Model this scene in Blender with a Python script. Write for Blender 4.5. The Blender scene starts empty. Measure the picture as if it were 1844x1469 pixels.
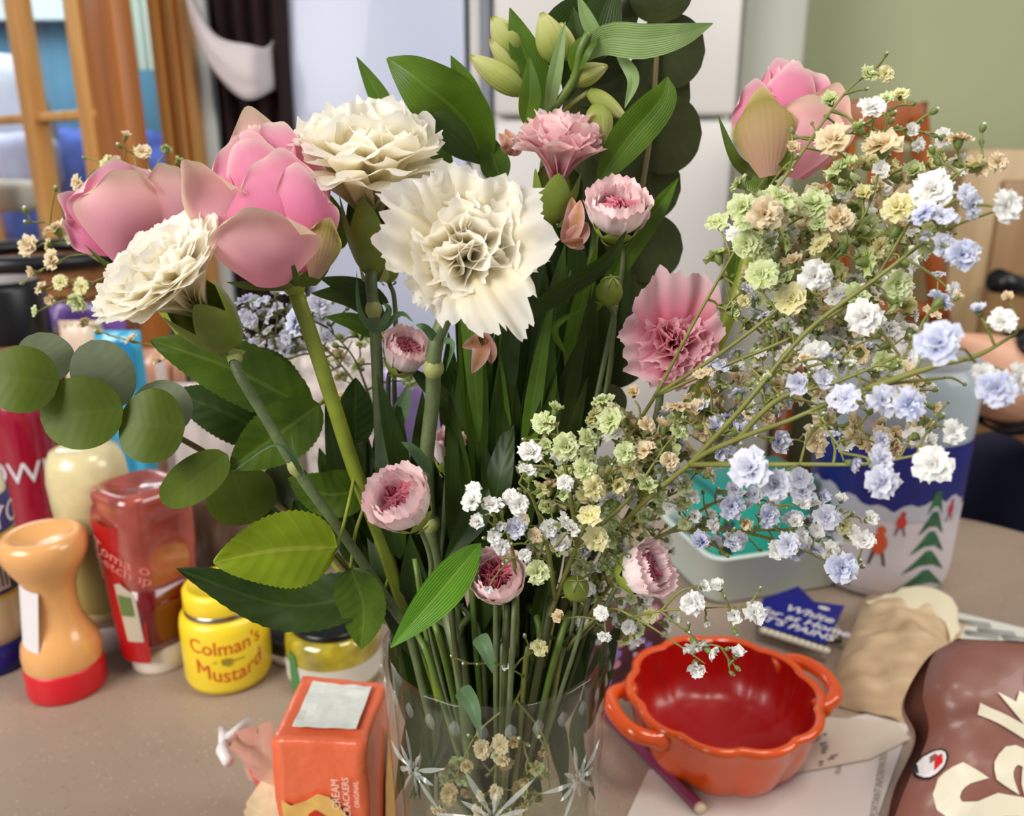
import bpy, bmesh, math, random
from mathutils import Vector as V, Matrix, noise
from mathutils.geometry import tessellate_polygon
random.seed(11)
PI = math.pi
C = bpy.context.scene.collection
scn = bpy.context.scene

# ------------------------------------------------------------------ camera, world, lights, exposure
H, FPX, PITCH = 0.47, 1500.0, math.radians(17)
CO, SI = math.cos(PITCH), math.sin(PITCH)
cam_d = bpy.data.cameras.new('camera'); cam = bpy.data.objects.new('camera', cam_d); C.objects.link(cam)
cam.location = (0, 0, H); cam.rotation_euler = (PI/2-PITCH, 0, 0)
cam_d.sensor_width = 36; cam_d.lens = FPX/1844*36; cam_d.clip_start = 0.01
cam_d.dof.use_dof = True; cam_d.dof.focus_distance = 0.375; cam_d.dof.aperture_fstop = 9.0
scn.camera = cam
scn.view_settings.view_transform = 'Standard'; scn.view_settings.look = 'None'
scn.view_settings.gamma = 1; scn.view_settings.use_curve_mapping = False
scn.view_settings.exposure = 0.14
w = bpy.data.worlds.new('World'); scn.world = w; w.use_nodes = True
bg = w.node_tree.nodes['Background']; bg.inputs[0].default_value = (0.82, 0.88, 1.0, 1); bg.inputs[1].default_value = 0.30

def area(name, loc, target, sx, sy, power, col):
    d = bpy.data.lights.new(name, 'AREA'); d.shape = 'RECTANGLE'; d.size = sx; d.size_y = sy
    d.energy = power; d.color = col
    o = bpy.data.objects.new(name, d); C.objects.link(o); o.location = loc
    o.rotation_euler = (V(target)-V(loc)).to_track_quat('-Z', 'Y').to_euler()
    return o
area('window_daylight', (-1.7, -1.0, 1.55), (0.0, 0.6, 0.15), 1.5, 1.3, 70, (1.0, 0.97, 0.93))
area('overhead_fill', (0.5, 0.3, 1.75), (0.2, 0.8, 0.0), 0.5, 0.5, 9, (1.0, 0.93, 0.82))  # added fill light from above, no lamp known there
area('far_room_daylight', (-2.2, 3.2, 1.6), (-1.6, 3.7, 0.2), 1.0, 1.0, 26, (0.9, 0.96, 1.0))
area('right_fill', (1.9, 0.4, 1.3), (0.5, 2.2, 0.3), 1.2, 1.0, 22, (1.0, 0.98, 0.9))  # added soft fill from the right towards the back, no window known

# ------------------------------------------------------------------ pixel -> world
def ray(px, py):
    a, b = (px-922)/FPX, (py-734.5)/FPX
    return V((a, CO-b*SI, -SI-b*CO))
def P(px, py, Y):
    d = ray(px, py); return V((0, 0, H)) + d*(Y/d.y)
def T(px, py, z=0.0):
    d = ray(px, py); return V((0, 0, H)) + d*((z-H)/d.z)
def dep(p): return p.y*CO + (H-p.z)*SI
def px2m(n, p): return n*dep(p)/FPX

# ------------------------------------------------------------------ materials
def S(r, g, b):
    f = lambda c: ((c/255+.055)/1.055)**2.4 if c > 10 else c/255/12.92
    return (f(r), f(g), f(b), 1)
def nt(name):
    m = bpy.data.materials.new(name); m.use_nodes = True
    t = m.node_tree; return m, t, t.nodes, t.links, t.nodes['Principled BSDF']
def ramp(ns, stops):
    r = ns.new('ShaderNodeValToRGB'); e = r.color_ramp.elements
    while len(e) < len(stops): e.new(0.5)
    for i, (p, c) in enumerate(stops): e[i].position = p; e[i].color = c
    return r
def M(name, col, rough=.5, metal=0, spec=.5, bump=0, bscale=200, var=0, vscale=30, coat=0, trans=0, alpha=1, sss=0):
    m, t, ns, ls, b = nt(name)
    b.inputs['Base Color'].default_value = col; b.inputs['Roughness'].default_value = rough
    b.inputs['Metallic'].default_value = metal; b.inputs['Specular IOR Level'].default_value = spec
    b.inputs['Coat Weight'].default_value = coat; b.inputs['Transmission Weight'].default_value = trans
    b.inputs['Alpha'].default_value = alpha
    if sss:
        b.inputs['Subsurface Weight'].default_value = sss; b.inputs['Subsurface Radius'].default_value = (.01, .006, .004)
        b.inputs['Subsurface Scale'].default_value = .6
    tc = ns.new('ShaderNodeTexCoord')
    if var:
        n = ns.new('ShaderNodeTexNoise'); n.inputs['Scale'].default_value = vscale; n.inputs['Detail'].default_value = 5
        ls.new(tc.outputs['Object'], n.inputs['Vector'])
        lo = tuple(c*(1-var) for c in col[:3])+(1,); hi = tuple(min(1, c*(1+var)) for c in col[:3])+(1,)
        r = ramp(ns, [(.3, lo), (.7, hi)]); ls.new(n.outputs['Fac'], r.inputs['Fac']); ls.new(r.outputs['Color'], b.inputs['Base Color'])
    if bump:
        n2 = ns.new('ShaderNodeTexNoise'); n2.inputs['Scale'].default_value = bscale; n2.inputs['Detail'].default_value = 4
        ls.new(tc.outputs['Object'], n2.inputs['Vector'])
        bp = ns.new('ShaderNodeBump'); bp.inputs['Strength'].default_value = bump; bp.inputs['Distance'].default_value = .002
        ls.new(n2.outputs['Fac'], bp.inputs['Height']); ls.new(bp.outputs['Normal'], b.inputs['Normal'])
    return m
def petal_mat(name, stops, transl=.38, rough=.55, vein=40):
    """colour runs from the petal's base (0) to its tip (1); thin tissue lets light through"""
    m, t, ns, ls, b = nt(name)
    at = ns.new('ShaderNodeAttribute'); at.attribute_name = 'tt'
    n = ns.new('ShaderNodeTexNoise'); n.inputs['Scale'].default_value = 160; n.inputs['Detail'].default_value = 3
    tc = ns.new('ShaderNodeTexCoord'); ls.new(tc.outputs['Object'], n.inputs['Vector'])
    ad = ns.new('ShaderNodeMath'); ad.operation = 'MULTIPLY_ADD'; ad.inputs[1].default_value = .16
    sb = ns.new('ShaderNodeMath'); sb.operation = 'SUBTRACT'; sb.inputs[1].default_value = .08
    ls.new(n.outputs['Fac'], ad.inputs[0]); ls.new(at.outputs['Fac'], sb.inputs[0]); ls.new(sb.outputs[0], ad.inputs[2])
    r = ramp(ns, stops); ls.new(ad.outputs[0], r.inputs['Fac'])
    ls.new(r.outputs['Color'], b.inputs['Base Color'])
    b.inputs['Roughness'].default_value = rough; b.inputs['Specular IOR Level'].default_value = .25
    au = ns.new('ShaderNodeAttribute'); au.attribute_name = 'uu'
    sn = ns.new('ShaderNodeMath'); sn.operation = 'MULTIPLY'; sn.inputs[1].default_value = vein
    s2 = ns.new('ShaderNodeMath'); s2.operation = 'SINE'
    ls.new(au.outputs['Fac'], sn.inputs[0]); ls.new(sn.outputs[0], s2.inputs[0])
    bp = ns.new('ShaderNodeBump'); bp.inputs['Strength'].default_value = .13; bp.inputs['Distance'].default_value = .0006
    ls.new(s2.outputs[0], bp.inputs['Height']); ls.new(bp.outputs['Normal'], b.inputs['Normal'])
    tr = ns.new('ShaderNodeBsdfTranslucent'); ls.new(r.outputs['Color'], tr.inputs['Color'])
    mx = ns.new('ShaderNodeMixShader'); mx.inputs[0].default_value = transl
    ls.new(b.outputs[0], mx.inputs[1]); ls.new(tr.outputs[0], mx.inputs[2])
    ls.new(mx.outputs[0], ns['Material Output'].inputs['Surface'])
    return m
def leaf_mat(name, col, col2, rib, vein='par', rough=.42, transl=.28, vs=.3, bs=.25, mrs=.6):
    """tt = 0 on the midrib, 1 on the edge; uu runs along the leaf"""
    m, t, ns, ls, b = nt(name)
    at = ns.new('ShaderNodeAttribute'); at.attribute_name = 'tt'
    au = ns.new('ShaderNodeAttribute'); au.attribute_name = 'uu'
    tc = ns.new('ShaderNodeTexCoord')
    n = ns.new('ShaderNodeTexNoise'); n.inputs['Scale'].default_value = 55; n.inputs['Detail'].default_value = 6
    ls.new(tc.outputs['Object'], n.inputs['Vector'])
    r = ramp(ns, [(.3, col), (.72, col2)]); ls.new(n.outputs['Fac'], r.inputs['Fac'])
    ma = ns.new('ShaderNodeMath'); ma.operation = 'MULTIPLY'; ma.inputs[1].default_value = 46 if vein == 'par' else 9
    mb = ns.new('ShaderNodeMath'); mb.operation = 'MULTIPLY_ADD'; mb.inputs[1].default_value = 0 if vein == 'par' else -46
    ls.new(at.outputs['Fac'], ma.inputs[0]); ls.new(au.outputs['Fac'], mb.inputs[0]); ls.new(ma.outputs[0], mb.inputs[2])
    sn = ns.new('ShaderNodeMath'); sn.operation = 'SINE'; ls.new(mb.outputs[0], sn.inputs[0])
    v = ramp(ns, [(.84, (0, 0, 0, 1)), (1, (vs, vs, vs, 1))]); ls.new(sn.outputs[0], v.inputs['Fac'])
    mr = ramp(ns, [(.0, (mrs, mrs, mrs, 1)), (.04, (mrs, mrs, mrs, 1)), (.08, (0, 0, 0, 1))]); ls.new(at.outputs['Fac'], mr.inputs['Fac'])
    mxm = ns.new('ShaderNodeMath'); mxm.operation = 'MAXIMUM'
    ls.new(v.outputs['Color'], mxm.inputs[0]); ls.new(mr.outputs['Color'], mxm.inputs[1])
    mx = ns.new('ShaderNodeMix'); mx.data_type = 'RGBA'
    ls.new(mxm.outputs[0], mx.inputs[0]); ls.new(r.outputs['Color'], mx.inputs[6]); mx.inputs[7].default_value = rib
    ls.new(mx.outputs[2], b.inputs['Base Color'])
    bp = ns.new('ShaderNodeBump'); bp.inputs['Strength'].default_value = bs; bp.inputs['Distance'].default_value = .0008
    ls.new(sn.outputs[0], bp.inputs['Height']); ls.new(bp.outputs['Normal'], b.inputs['Normal'])
    b.inputs['Roughness'].default_value = rough; b.inputs['Specular IOR Level'].default_value = .4
    tr = ns.new('ShaderNodeBsdfTranslucent'); ls.new(mx.outputs[2], tr.inputs['Color'])
    ms = ns.new('ShaderNodeMixShader'); ms.inputs[0].default_value = transl
    ls.new(b.outputs[0], ms.inputs[1]); ls.new(tr.outputs[0], ms.inputs[2])
    ls.new(ms.outputs[0], ns['Material Output'].inputs['Surface'])
    return m
def wood_mat(name, c1, c2, scale=14, axis='Z', rough=.4):
    m, t, ns, ls, b = nt(name)
    tc = ns.new('ShaderNodeTexCoord'); mp = ns.new('ShaderNodeMapping')
    mp.inputs['Scale'].default_value = {'Z': (1, 1, .08), 'X': (.08, 1, 1), 'Y': (1, .08, 1)}[axis]
    ls.new(tc.outputs['Object'], mp.inputs['Vector'])
    n = ns.new('ShaderNodeTexNoise'); n.inputs['Scale'].default_value = scale; n.inputs['Detail'].default_value = 8; n.inputs['Distortion'].default_value = 1.2
    ls.new(mp.outputs[0], n.inputs['Vector'])
    r = ramp(ns, [(.3, c1), (.68, c2)]); ls.new(n.outputs['Fac'], r.inputs['Fac']); ls.new(r.outputs['Color'], b.inputs['Base Color'])
    b.inputs['Roughness'].default_value = rough
    return m
def film_mat(name, tint, clear=.8, rough=.1, frost=0):
    """thin clear sheet: part of the light goes straight through, part is mirrored at the surface"""
    m, t, ns, ls, b = nt(name)
    b.inputs['Base Color'].default_value = tint; b.inputs['Roughness'].default_value = rough
    tr = ns.new('ShaderNodeBsdfTransparent'); tr.inputs[0].default_value = tint
    lw = ns.new('ShaderNodeLayerWeight'); lw.inputs['Blend'].default_value = .35
    r = ramp(ns, [(0, (1-clear,)*3+(1,)), (1, (min(1, 1-clear+.55),)*3+(1,))]); ls.new(lw.outputs['Facing'], r.inputs['Fac'])
    ms = ns.new('ShaderNodeMixShader'); ls.new(r.outputs['Color'], ms.inputs[0])
    ls.new(tr.outputs[0], ms.inputs[1]); ls.new(b.outputs[0], ms.inputs[2])
    ls.new(ms.outputs[0], ns['Material Output'].inputs['Surface'])
    return m
def glass_mat(name, tint=(.96, .98, .97, 1), refr=.3, rough=.0):
    m, t, ns, ls, b = nt(name)
    ns.remove(b)
    tr = ns.new('ShaderNodeBsdfTransparent'); tr.inputs[0].default_value = tint
    gl = ns.new('ShaderNodeBsdfGlass'); gl.inputs['IOR'].default_value = 1.5; gl.inputs['Roughness'].default_value = rough
    gs = ns.new('ShaderNodeBsdfGlossy'); gs.inputs['Roughness'].default_value = .03
    lw = ns.new('ShaderNodeLayerWeight'); lw.inputs['Blend'].default_value = .3
    r = ramp(ns, [(0, (.015,)*3+(1,)), (.6, (.09,)*3+(1,)), (1, (.8,)*3+(1,))]); ls.new(lw.outputs['Facing'], r.inputs['Fac'])
    m1 = ns.new('ShaderNodeMixShader'); m1.inputs[0].default_value = refr
    ls.new(tr.outputs[0], m1.inputs[1]); ls.new(gl.outputs[0], m1.inputs[2])
    m2 = ns.new('ShaderNodeMixShader'); ls.new(r.outputs['Color'], m2.inputs[0])
    ls.new(m1.outputs[0], m2.inputs[1]); ls.new(gs.outputs[0], m2.inputs[2])
    ls.new(m2.outputs[0], ns['Material Output'].inputs['Surface'])
    return m

# ------------------------------------------------------------------ mesh builder and object helpers
ORG = {}
class MB:
    def __init__(s): s.v = []; s.f = []; s.tt = []; s.uu = []; s.mi = []
    def add(s, vs, fs, tt=None, uu=None, mi=0):
        k = len(s.v); s.v += [V(p) for p in vs]; s.f += [tuple(i+k for i in f) for f in fs]
        s.tt += list(tt) if tt else [0.5]*len(vs); s.uu += list(uu) if uu else [0.0]*len(vs); s.mi += [mi]*len(fs)
        return s
    def grid(s, pts, tt=None, uu=None, mi=0, wrap=False):
        n, m = len(pts), len(pts[0]); fs = []
        for i in range(n-1):
            for j in range(m if wrap else m-1):
                j2 = (j+1) % m
                fs.append((i*m+j, i*m+j2, (i+1)*m+j2, (i+1)*m+j))
        fl = [p for r in pts for p in r]
        return s.add(fl, fs, [x for r in tt for x in r] if tt else None, [x for r in uu for x in r] if uu else None, mi)
    def tube(s, pts, rad, seg=6, mi=0, cap=True):
        pts = [V(p) for p in pts]; n = len(pts); rad = rad if hasattr(rad, '__len__') else [rad]*n
        rows = []; up = None
        for i, p in enumerate(pts):
            t = (pts[min(i+1, n-1)]-pts[max(i-1, 0)])
            t = t.normalized() if t.length > 1e-9 else V((0, 0, 1))
            if up is None:
                up = V((0, 0, 1)) if abs(t.z) < .9 else V((1, 0, 0))
            a = up-t*up.dot(t)
            if a.length < 1e-6: a = V((1, 0, 0)).cross(t)
            a.normalize(); b = t.cross(a); up = a
            rows.append([p+(a*math.cos(2*PI*k/seg)+b*math.sin(2*PI*k/seg))*rad[i] for k in range(seg)])
        tt = [[i/max(1, n-1)]*seg for i in range(n)]
        k0 = len(s.v); s.grid(rows, tt, tt, mi, wrap=True)
        if cap:
            s.f.append(tuple(k0+k for k in range(seg))[::-1]); s.mi.append(mi)
            s.f.append(tuple(k0+(n-1)*seg+k for k in range(seg))); s.mi.append(mi)
        return s
    def lathe(s, prof, c=(0, 0, 0), seg=32, sx=1, sy=1, mi=0, rot=0, mod=None):
        c = V(c); rows = []
        for i, (r, z) in enumerate(prof):
            row = []
            for k in range(seg):
                a = 2*PI*k/seg; rr = r*(mod(a, z, r) if mod else 1)
                x, y = rr*math.cos(a)*sx, rr*math.sin(a)*sy
                row.append(c+V((x*math.cos(rot)-y*math.sin(rot), x*math.sin(rot)+y*math.cos(rot), z)))
            rows.append(row)
        n = len(prof)
        tt = [[i/(n-1)]*seg for i in range(n)]
        uu = [[k/seg for k in range(seg)] for i in range(n)]
        k0 = len(s.v); s.grid(rows, tt, uu, mi, wrap=True)
        return s
    def box(s, c, d, rz=0, mi=0, mat=None):
        c = V(c); R = mat or Matrix.Rotation(rz, 3, 'Z'); x, y, z = d[0]/2, d[1]/2, d[2]/2
        vs = [c+R@V((a*x, b*y, e*z)) for e in (-1, 1) for b in (-1, 1) for a in (-1, 1)]
        return s.add(vs, [(0, 2, 3, 1), (4, 5, 7, 6), (0, 1, 5, 4), (2, 6, 7, 3), (0, 4, 6, 2), (1, 3, 7, 5)], mi=mi)
    def mesh(s, name, mats, smooth=True):
        me = bpy.data.meshes.new(name); me.from_pydata([tuple(p) for p in s.v], [], s.f); me.update()
        for n_, d in (('tt', s.tt), ('uu', s.uu)):
            a = me.attributes.new(n_, 'FLOAT', 'POINT'); a.data.foreach_set('value', d)
        for m in (mats if isinstance(mats, (list, tuple)) else [mats]): me.materials.append(m)
        if len(me.materials) > 1: me.polygons.foreach_set('material_index', s.mi)
        me.polygons.foreach_set('use_smooth', [smooth]*len(me.polygons))
        return me
    def build(s, name, mats, parent=None, smooth=True, bevel=0, bseg=2, org=None, solid=0, sub=0):
        o0 = ORG[parent] if parent else (V(org) if org is not None else V((0, 0, 0)))
        for i in range(len(s.v)): s.v[i] = s.v[i]-o0
        me = s.mesh(name, mats, smooth)
        o = bpy.data.objects.new(name, me); C.objects.link(o)
        if parent: o.parent = parent
        else: o.location = o0
        ORG[o] = o0
        if bevel:
            b = o.modifiers.new('bevel', 'BEVEL'); b.width = bevel; b.segments = bseg; b.limit_method = 'ANGLE'; b.angle_limit = .6
        if solid:
            q = o.modifiers.new('solid', 'SOLIDIFY'); q.thickness = solid; q.offset = 0
        if sub:
            q = o.modifiers.new('sub', 'SUBSURF'); q.levels = sub; q.render_levels = sub
        return o
def thing(name, label, cat, loc=(0, 0, 0), group=None):
    o = bpy.data.objects.new(name, None); C.objects.link(o); o.location = loc; o.empty_display_size = .01
    ORG[o] = V(loc); return tag(o, label, cat, group)
def tag(o, label, cat, group=None):
    o['label'] = label; o['category'] = cat
    if group: o['group'] = group
    return o
def struct(o): o['kind'] = 'structure'; return o
def inst(name, me, parent, loc, rot, scale=1.0, mats=None):
    """one more object on shared mesh data; rot is a 3x3 matrix"""
    o = bpy.data.objects.new(name, me); C.objects.link(o); o.parent = parent
    s = scale if hasattr(scale, '__len__') else (scale,)*3
    o.matrix_basis = Matrix.Translation(V(loc)-ORG[parent]) @ rot.to_4x4() @ Matrix.Diagonal((*s, 1))
    if mats:
        for i, m in mats.items(): o.material_slots[i].link = 'OBJECT'; o.material_slots[i].material = m
    return o
def frame(z, spin=0, hint=None):
    """rotation whose Z axis is z"""
    z = V(z).normalized(); h = V(hint) if hint is not None else (V((0, 0, 1)) if abs(z.z) < .95 else V((0, 1, 0)))
    x = (h-z*h.dot(z)).normalized(); y = z.cross(x)
    return Matrix((x, y, z)).transposed() @ Matrix.Rotation(spin, 3, 'Z')
def spline(pts, n):
    """Catmull-Rom through pts, n samples"""
    pts = [V(p) for p in pts]; m = len(pts)-1
    ext = [pts[0]*2-pts[1]]+pts+[pts[-1]*2-pts[-2]]
    out = []
    for i in range(n):
        f = i/(n-1)*m; k = min(int(f), m-1); t = f-k
        a, b, c, d = ext[k:k+4]
        out.append(.5*((2*b)+(c-a)*t+(2*a-5*b+4*c-d)*t*t+(3*b-a-3*c+d)*t**3))
    return out
def text_polys(s, size, italic=False, bold=0):
    """mesh of a word: (verts xy, faces)"""
    cu = bpy.data.curves.new('t', 'FONT'); cu.body = s; cu.size = size; cu.align_x = 'CENTER'; cu.align_y = 'CENTER'
    cu.resolution_u = 3; cu.offset = bold; cu.shear = .25 if italic else 0
    o = bpy.data.objects.new('t', cu); C.objects.link(o)
    dg = bpy.context.evaluated_depsgraph_get(); dg.update()
    me = bpy.data.meshes.new_from_object(o.evaluated_get(dg))
    r = ([v.co.copy() for v in me.vertices], [tuple(p.vertices) for p in me.polygons])
    bpy.data.objects.remove(o); bpy.data.curves.remove(cu); bpy.data.meshes.remove(me)
    return r
def slice_polys(vs, fs, step):
    """cut a flat xy mesh along x so it can be wrapped around a cylinder"""
    bm = bmesh.new(); bv = [bm.verts.new((p[0], p[1], 0)) for p in vs]
    for f in fs:
        try: bm.faces.new([bv[i] for i in f])
        except ValueError: pass
    if vs:
        lo = min(p[0] for p in vs); hi = max(p[0] for p in vs); x = lo+step
        while x < hi:
            bmesh.ops.bisect_plane(bm, geom=bm.verts[:]+bm.edges[:]+bm.faces[:], plane_co=(x, 0, 0), plane_no=(1, 0, 0)); x += step
    bm.verts.ensure_lookup_table(); bm.verts.index_update()
    r = ([v.co.copy() for v in bm.verts], [tuple(v.index for v in f.verts) for f in bm.faces]); bm.free(); return r
def wrap_cyl(vs, fs, c, r, face, z0, eps=.0004, rfun=None):
    """flat print wrapped on an upright cylinder; face = angle the print's centre looks to"""
    vs, fs = slice_polys(vs, fs, .004); c = V(c)
    out = []
    for p in vs:
        rr = (rfun(z0+p[1]) if rfun else r)+eps; a = face+p[0]/rr
        out.append(c+V((rr*math.cos(a), rr*math.sin(a), z0+p[1])))
    return out, fs
def face_angle(c): return math.atan2(-c[1], -c[0])
def poly(pts): return [V((p[0], p[1], 0)) for p in pts], [tuple(range(len(pts)))]
def blob(cx, cy, rx, ry, n=12, jit=0, rng=random):
    return [(cx+rx*math.cos(2*PI*k/n)*(1+jit*(rng.random()-.5)), cy+ry*math.sin(2*PI*k/n)*(1+jit*(rng.random()-.5))) for k in range(n)]

# ================================================================== SETTING
m_floor = M('floor_tile', S(120, 104, 88), .5, var=.15, vscale=4)
m_green = M('green_wall_paint', S(182, 187, 146), .8, var=.03, vscale=3)
m_blue = M('blue_wall_paint', S(96, 146, 172), .8, var=.12, vscale=2)
m_white = M('white_enamel', S(222, 224, 232), .22, coat=.3)
m_white2 = M('white_satin', S(226, 222, 216), .35)
m_grey = M('grey_satin', S(186, 186, 172), .5)
m_gasket = M('grey_gasket', S(150, 154, 166), .5)
m_pine = wood_mat('honey_pine', S(208, 140, 62), S(230, 172, 98), 18)
m_pine_shade = wood_mat('shaded_pine', S(150, 82, 24), S(186, 112, 42), 16)  # same pine, shade of the door's stile face put into the colour
m_chair = wood_mat('orange_brown_wood', S(122, 58, 16), S(170, 92, 32), 20)
m_beige = wood_mat('beige_wood', S(176, 144, 100), S(196, 168, 126), 12)
m_beige_d = wood_mat('tan_wood', S(142, 104, 62), S(160, 122, 80), 12)
m_black = M('black_plastic', S(14, 14, 18), .35)
m_dark_cloth = M('dark_brown_cloth', S(38, 14, 12), .9, var=.3, vscale=20)
m_white_cloth = M('white_cloth', S(222, 210, 210), .85, bump=.3, bscale=60)

def quad(name, pts, m):
    return MB().add(pts, [tuple(range(len(pts)))]).build(name, m)
struct(quad('floor', [(-6, -2, -.75), (6, -2, -.75), (6, 7, -.75), (-6, 7, -.75)], m_floor))
xw = P(380, 275, 3.0).x
o = MB().box(((xw+5)/2, 3.05, .6), (5-xw, .1, 2.7)).build('wall_back', m_green); struct(o)
o = MB().box((-3.2, 4.3, .6), (5.2, .1, 2.7)).build('wall_far_room', m_blue); struct(o)

# glazed pine door standing open on the left
dA, dB = V((P(252, 275, 2.0).x, 2.0, 0)), V((P(-60, 275, 2.75).x, 2.75, 0))
du = (dB-dA).normalized(); dn = V((du.y, -du.x, 0))
if dn.y > 0: dn = -dn
Rd = Matrix((du, dn, V((0, 0, 1)))).transposed()
def dpos(px, y=200):
    r_ = ray(px, y); r2 = V((r_.x, r_.y)); n2 = V((-r2.y, r2.x))
    return -(dA.x*n2.x+dA.y*n2.y)/(du.x*n2.x+du.y*n2.y)
door = MB().box(dA+du*(dpos(188)/2)+V((0, 0, .35)), (dpos(188), .045, 2.2), mat=Rd).build('door_1', m_pine_shade, bevel=.004); struct(door)
lo, hi = dpos(188), dpos(-58)
def door_part(name, s0, s1, z0, z1, m, off=0.0, th=.045):
    return MB().box(dA+du*((s0+s1)/2)+dn*off+V((0, 0, (z0+z1)/2)), (abs(s1-s0), th, z1-z0), mat=Rd).build(name, m, door, bevel=.004)
wv = dpos(60)-dpos(80)
for px in (172, 66, -48):
    s_ = dpos(px); door_part('muntin', s_-wv*.48, s_+wv*.48, -.5, 1.4, m_pine, .006)
for z_ in (.08, .56, 1.0):
    door_part('muntin', lo, hi+.1, z_-.011, z_+.011, m_pine, .002, .04)
m_pane = glass_mat('window_pane', (.95, .98, .99, 1), .0)
edges = [dpos(160), dpos(78), dpos(54), dpos(-36)]
for s0, s1 in ((edges[0], edges[1]), (edges[2], edges[3])):
    for z0, z1 in ((-.4, .066), (.094, .546), (.574, .986), (1.014, 1.4)):
        door_part('pane', s0, s1, z0, z1, m_pane, 0, .004)
# moulded pine door casing
cx0, cx1 = P(286, 200, 2.25).x, P(352, 200, 2.25).x
cw = cx1-cx0; prof = [(0, 0), (0, .05), (.22, .055), (.30, .03), (.42, .05), (.62, .06), (.68, .035), (.8, .05), (1, .045), (1, 0)]
mb = MB(); mb.grid([[V((cx0+cw*u, 2.3-d, z)) for u, d in prof] for z in (-.75, 1.6)])
struct(mb.build('trim_1', m_pine, smooth=False))
o = MB().box((P(362, 150, 2.3).x, 2.33, .4), (.055, .06, 2.3)).build('trim_2', M('white_gloss_paint', S(214, 220, 216), .3), bevel=.005); struct(o)

# far room: window blind, blue throw, laundry
t = thing('roller_blind', 'pale blind lit by daylight at the top of the glazed door', 'blind', P(200, 40, 4.15))
mb = MB(); mb.grid([[V((-3.4+i*.05, 4.12+.015*math.sin(i*1.3), z)) for i in range(44)] for z in (P(150, 34, 4.12).z, 1.6)])
mb.build('cloth', M('pale_blind', S(206, 216, 214), .8), t)
MB().tube([(-3.4, 4.12, P(150, 34, 4.12).z), (-1.25, 4.12, P(150, 34, 4.12).z)], .012).build('bottom_bar', M('pale_bar', S(190, 200, 200), .6), t)
nx0, nx1, nz = P(214, 100, 3.9).x, P(300, 100, 3.9).x, P(250, 126, 3.9).z
t = thing('net_curtain', 'pale net curtain in the gap between glazed door and casing', 'curtain', ((nx0+nx1)/2, 3.9, nz))
MB().grid([[V((nx0+(nx1-nx0)*i/30, 3.9+.02*math.sin(i*1.1), z)) for i in range(31)] for z in (nz, 1.5)]).build('drape', M('pale_net', S(206, 218, 206), .8), t)
MB().tube([(nx0, 3.9, 1.5), (nx1, 3.9, 1.5)], .01).build('rod', bpy.data.materials['pale_bar'], t)
def cushion(name, c, d, m, label, cat, seed, rz=0, group=None):
    rng = random.Random(seed); rows = []
    n, k = 14, 22
    for i in range(n+1):
        ph = -PI/2+PI*i/n; row = []
        for j in range(k):
            a = 2*PI*j/k; e = .6
            sg = lambda x: math.copysign(abs(x)**e, x)
            p = V((sg(math.cos(ph))*sg(math.cos(a))*d[0]/2, sg(math.cos(ph))*sg(math.sin(a))*d[1]/2, sg(math.sin(ph))*d[2]/2))
            p *= 1+.16*noise.noise(p*9+V((seed, 0, 0)))
            row.append(V(c)+Matrix.Rotation(rz, 3, 'Z')@p)
        rows.append(row)
    o = MB().grid(rows, wrap=True).build(name, m, org=c)
    return tag(o, label, cat, group)
cushion('blanket', P(165, 320, 3.75)+V((0, 0, -.06)), (1.0, .3, .5), M('blue_violet_fleece', S(84, 104, 186), .9, var=.35, vscale=14), 'blue violet fleece heaped behind the lower door pane', 'blanket', 3)
cushion('laundry_bag', P(-12, 205, 3.4), (.42, .16, .42), M('white_bag_cloth', S(214, 214, 226), .7, var=.08, vscale=9), 'white cloth bag seen through the left pane of the door', 'bag', 5)
cushion('laundry_bag', P(20, 292, 3.1), (.34, .22, .20), M('lilac_white_cloth', S(206, 204, 232), .7, var=.12, vscale=16), 'pale lilac bundle of laundry below the white cloth bag', 'bag', 8)
cushion('pillow', P(15, 352, 2.85), (.28, .16, .10), M('cream_pillow', S(222, 206, 186), .8), 'cream pillow lying under the lilac laundry bundle', 'pillow', 9)

# dark curtain with white tieback
cx0, cx1 = P(380, 150, 2.32).x, P(528, 150, 2.32).x
mb = MB(); rows = []
for i in range(20):
    z = -.75+i*.13; row = []
    for j in range(48):
        u = j/47; pin = 1-.1*math.exp(-((z-.6)/.25)**2)
        row.append(V((cx0+(cx1-cx0)*((u-.5)*pin+.5), 2.32+.025*math.sin(u*26+.5*math.sin(z*3)), z)))
    rows.append(row)
t = thing('curtain', 'dark brown curtain hanging in folds left of the tall white fridge', 'curtain', ((cx0+cx1)/2, 2.32, -.75))
mb.grid(rows); mb.build('drape', m_dark_cloth, t)
mb = MB(); rows = []
for i in range(25):
    u = i/24
    pc = spline([P(340, -10, 2.24), P(356, 44, 2.23), P(388, 98, 2.21), P(428, 126, 2.20), P(462, 130, 2.215), P(488, 122, 2.30), P(500, 112, 2.37)], 25)[i]
    h_ = .018+.040*math.sin(PI/2*min(1, u*2.0))+.006*math.sin(u*14)
    rows.append([pc+V((0, -.02*math.sin(PI*k/6)+.006*math.sin(k*2+u*9), (k/6-.5)*2*h_)) for k in range(7)])
mb.grid(rows); mb.build('tieback', m_white_cloth, t, solid=.006)

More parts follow.
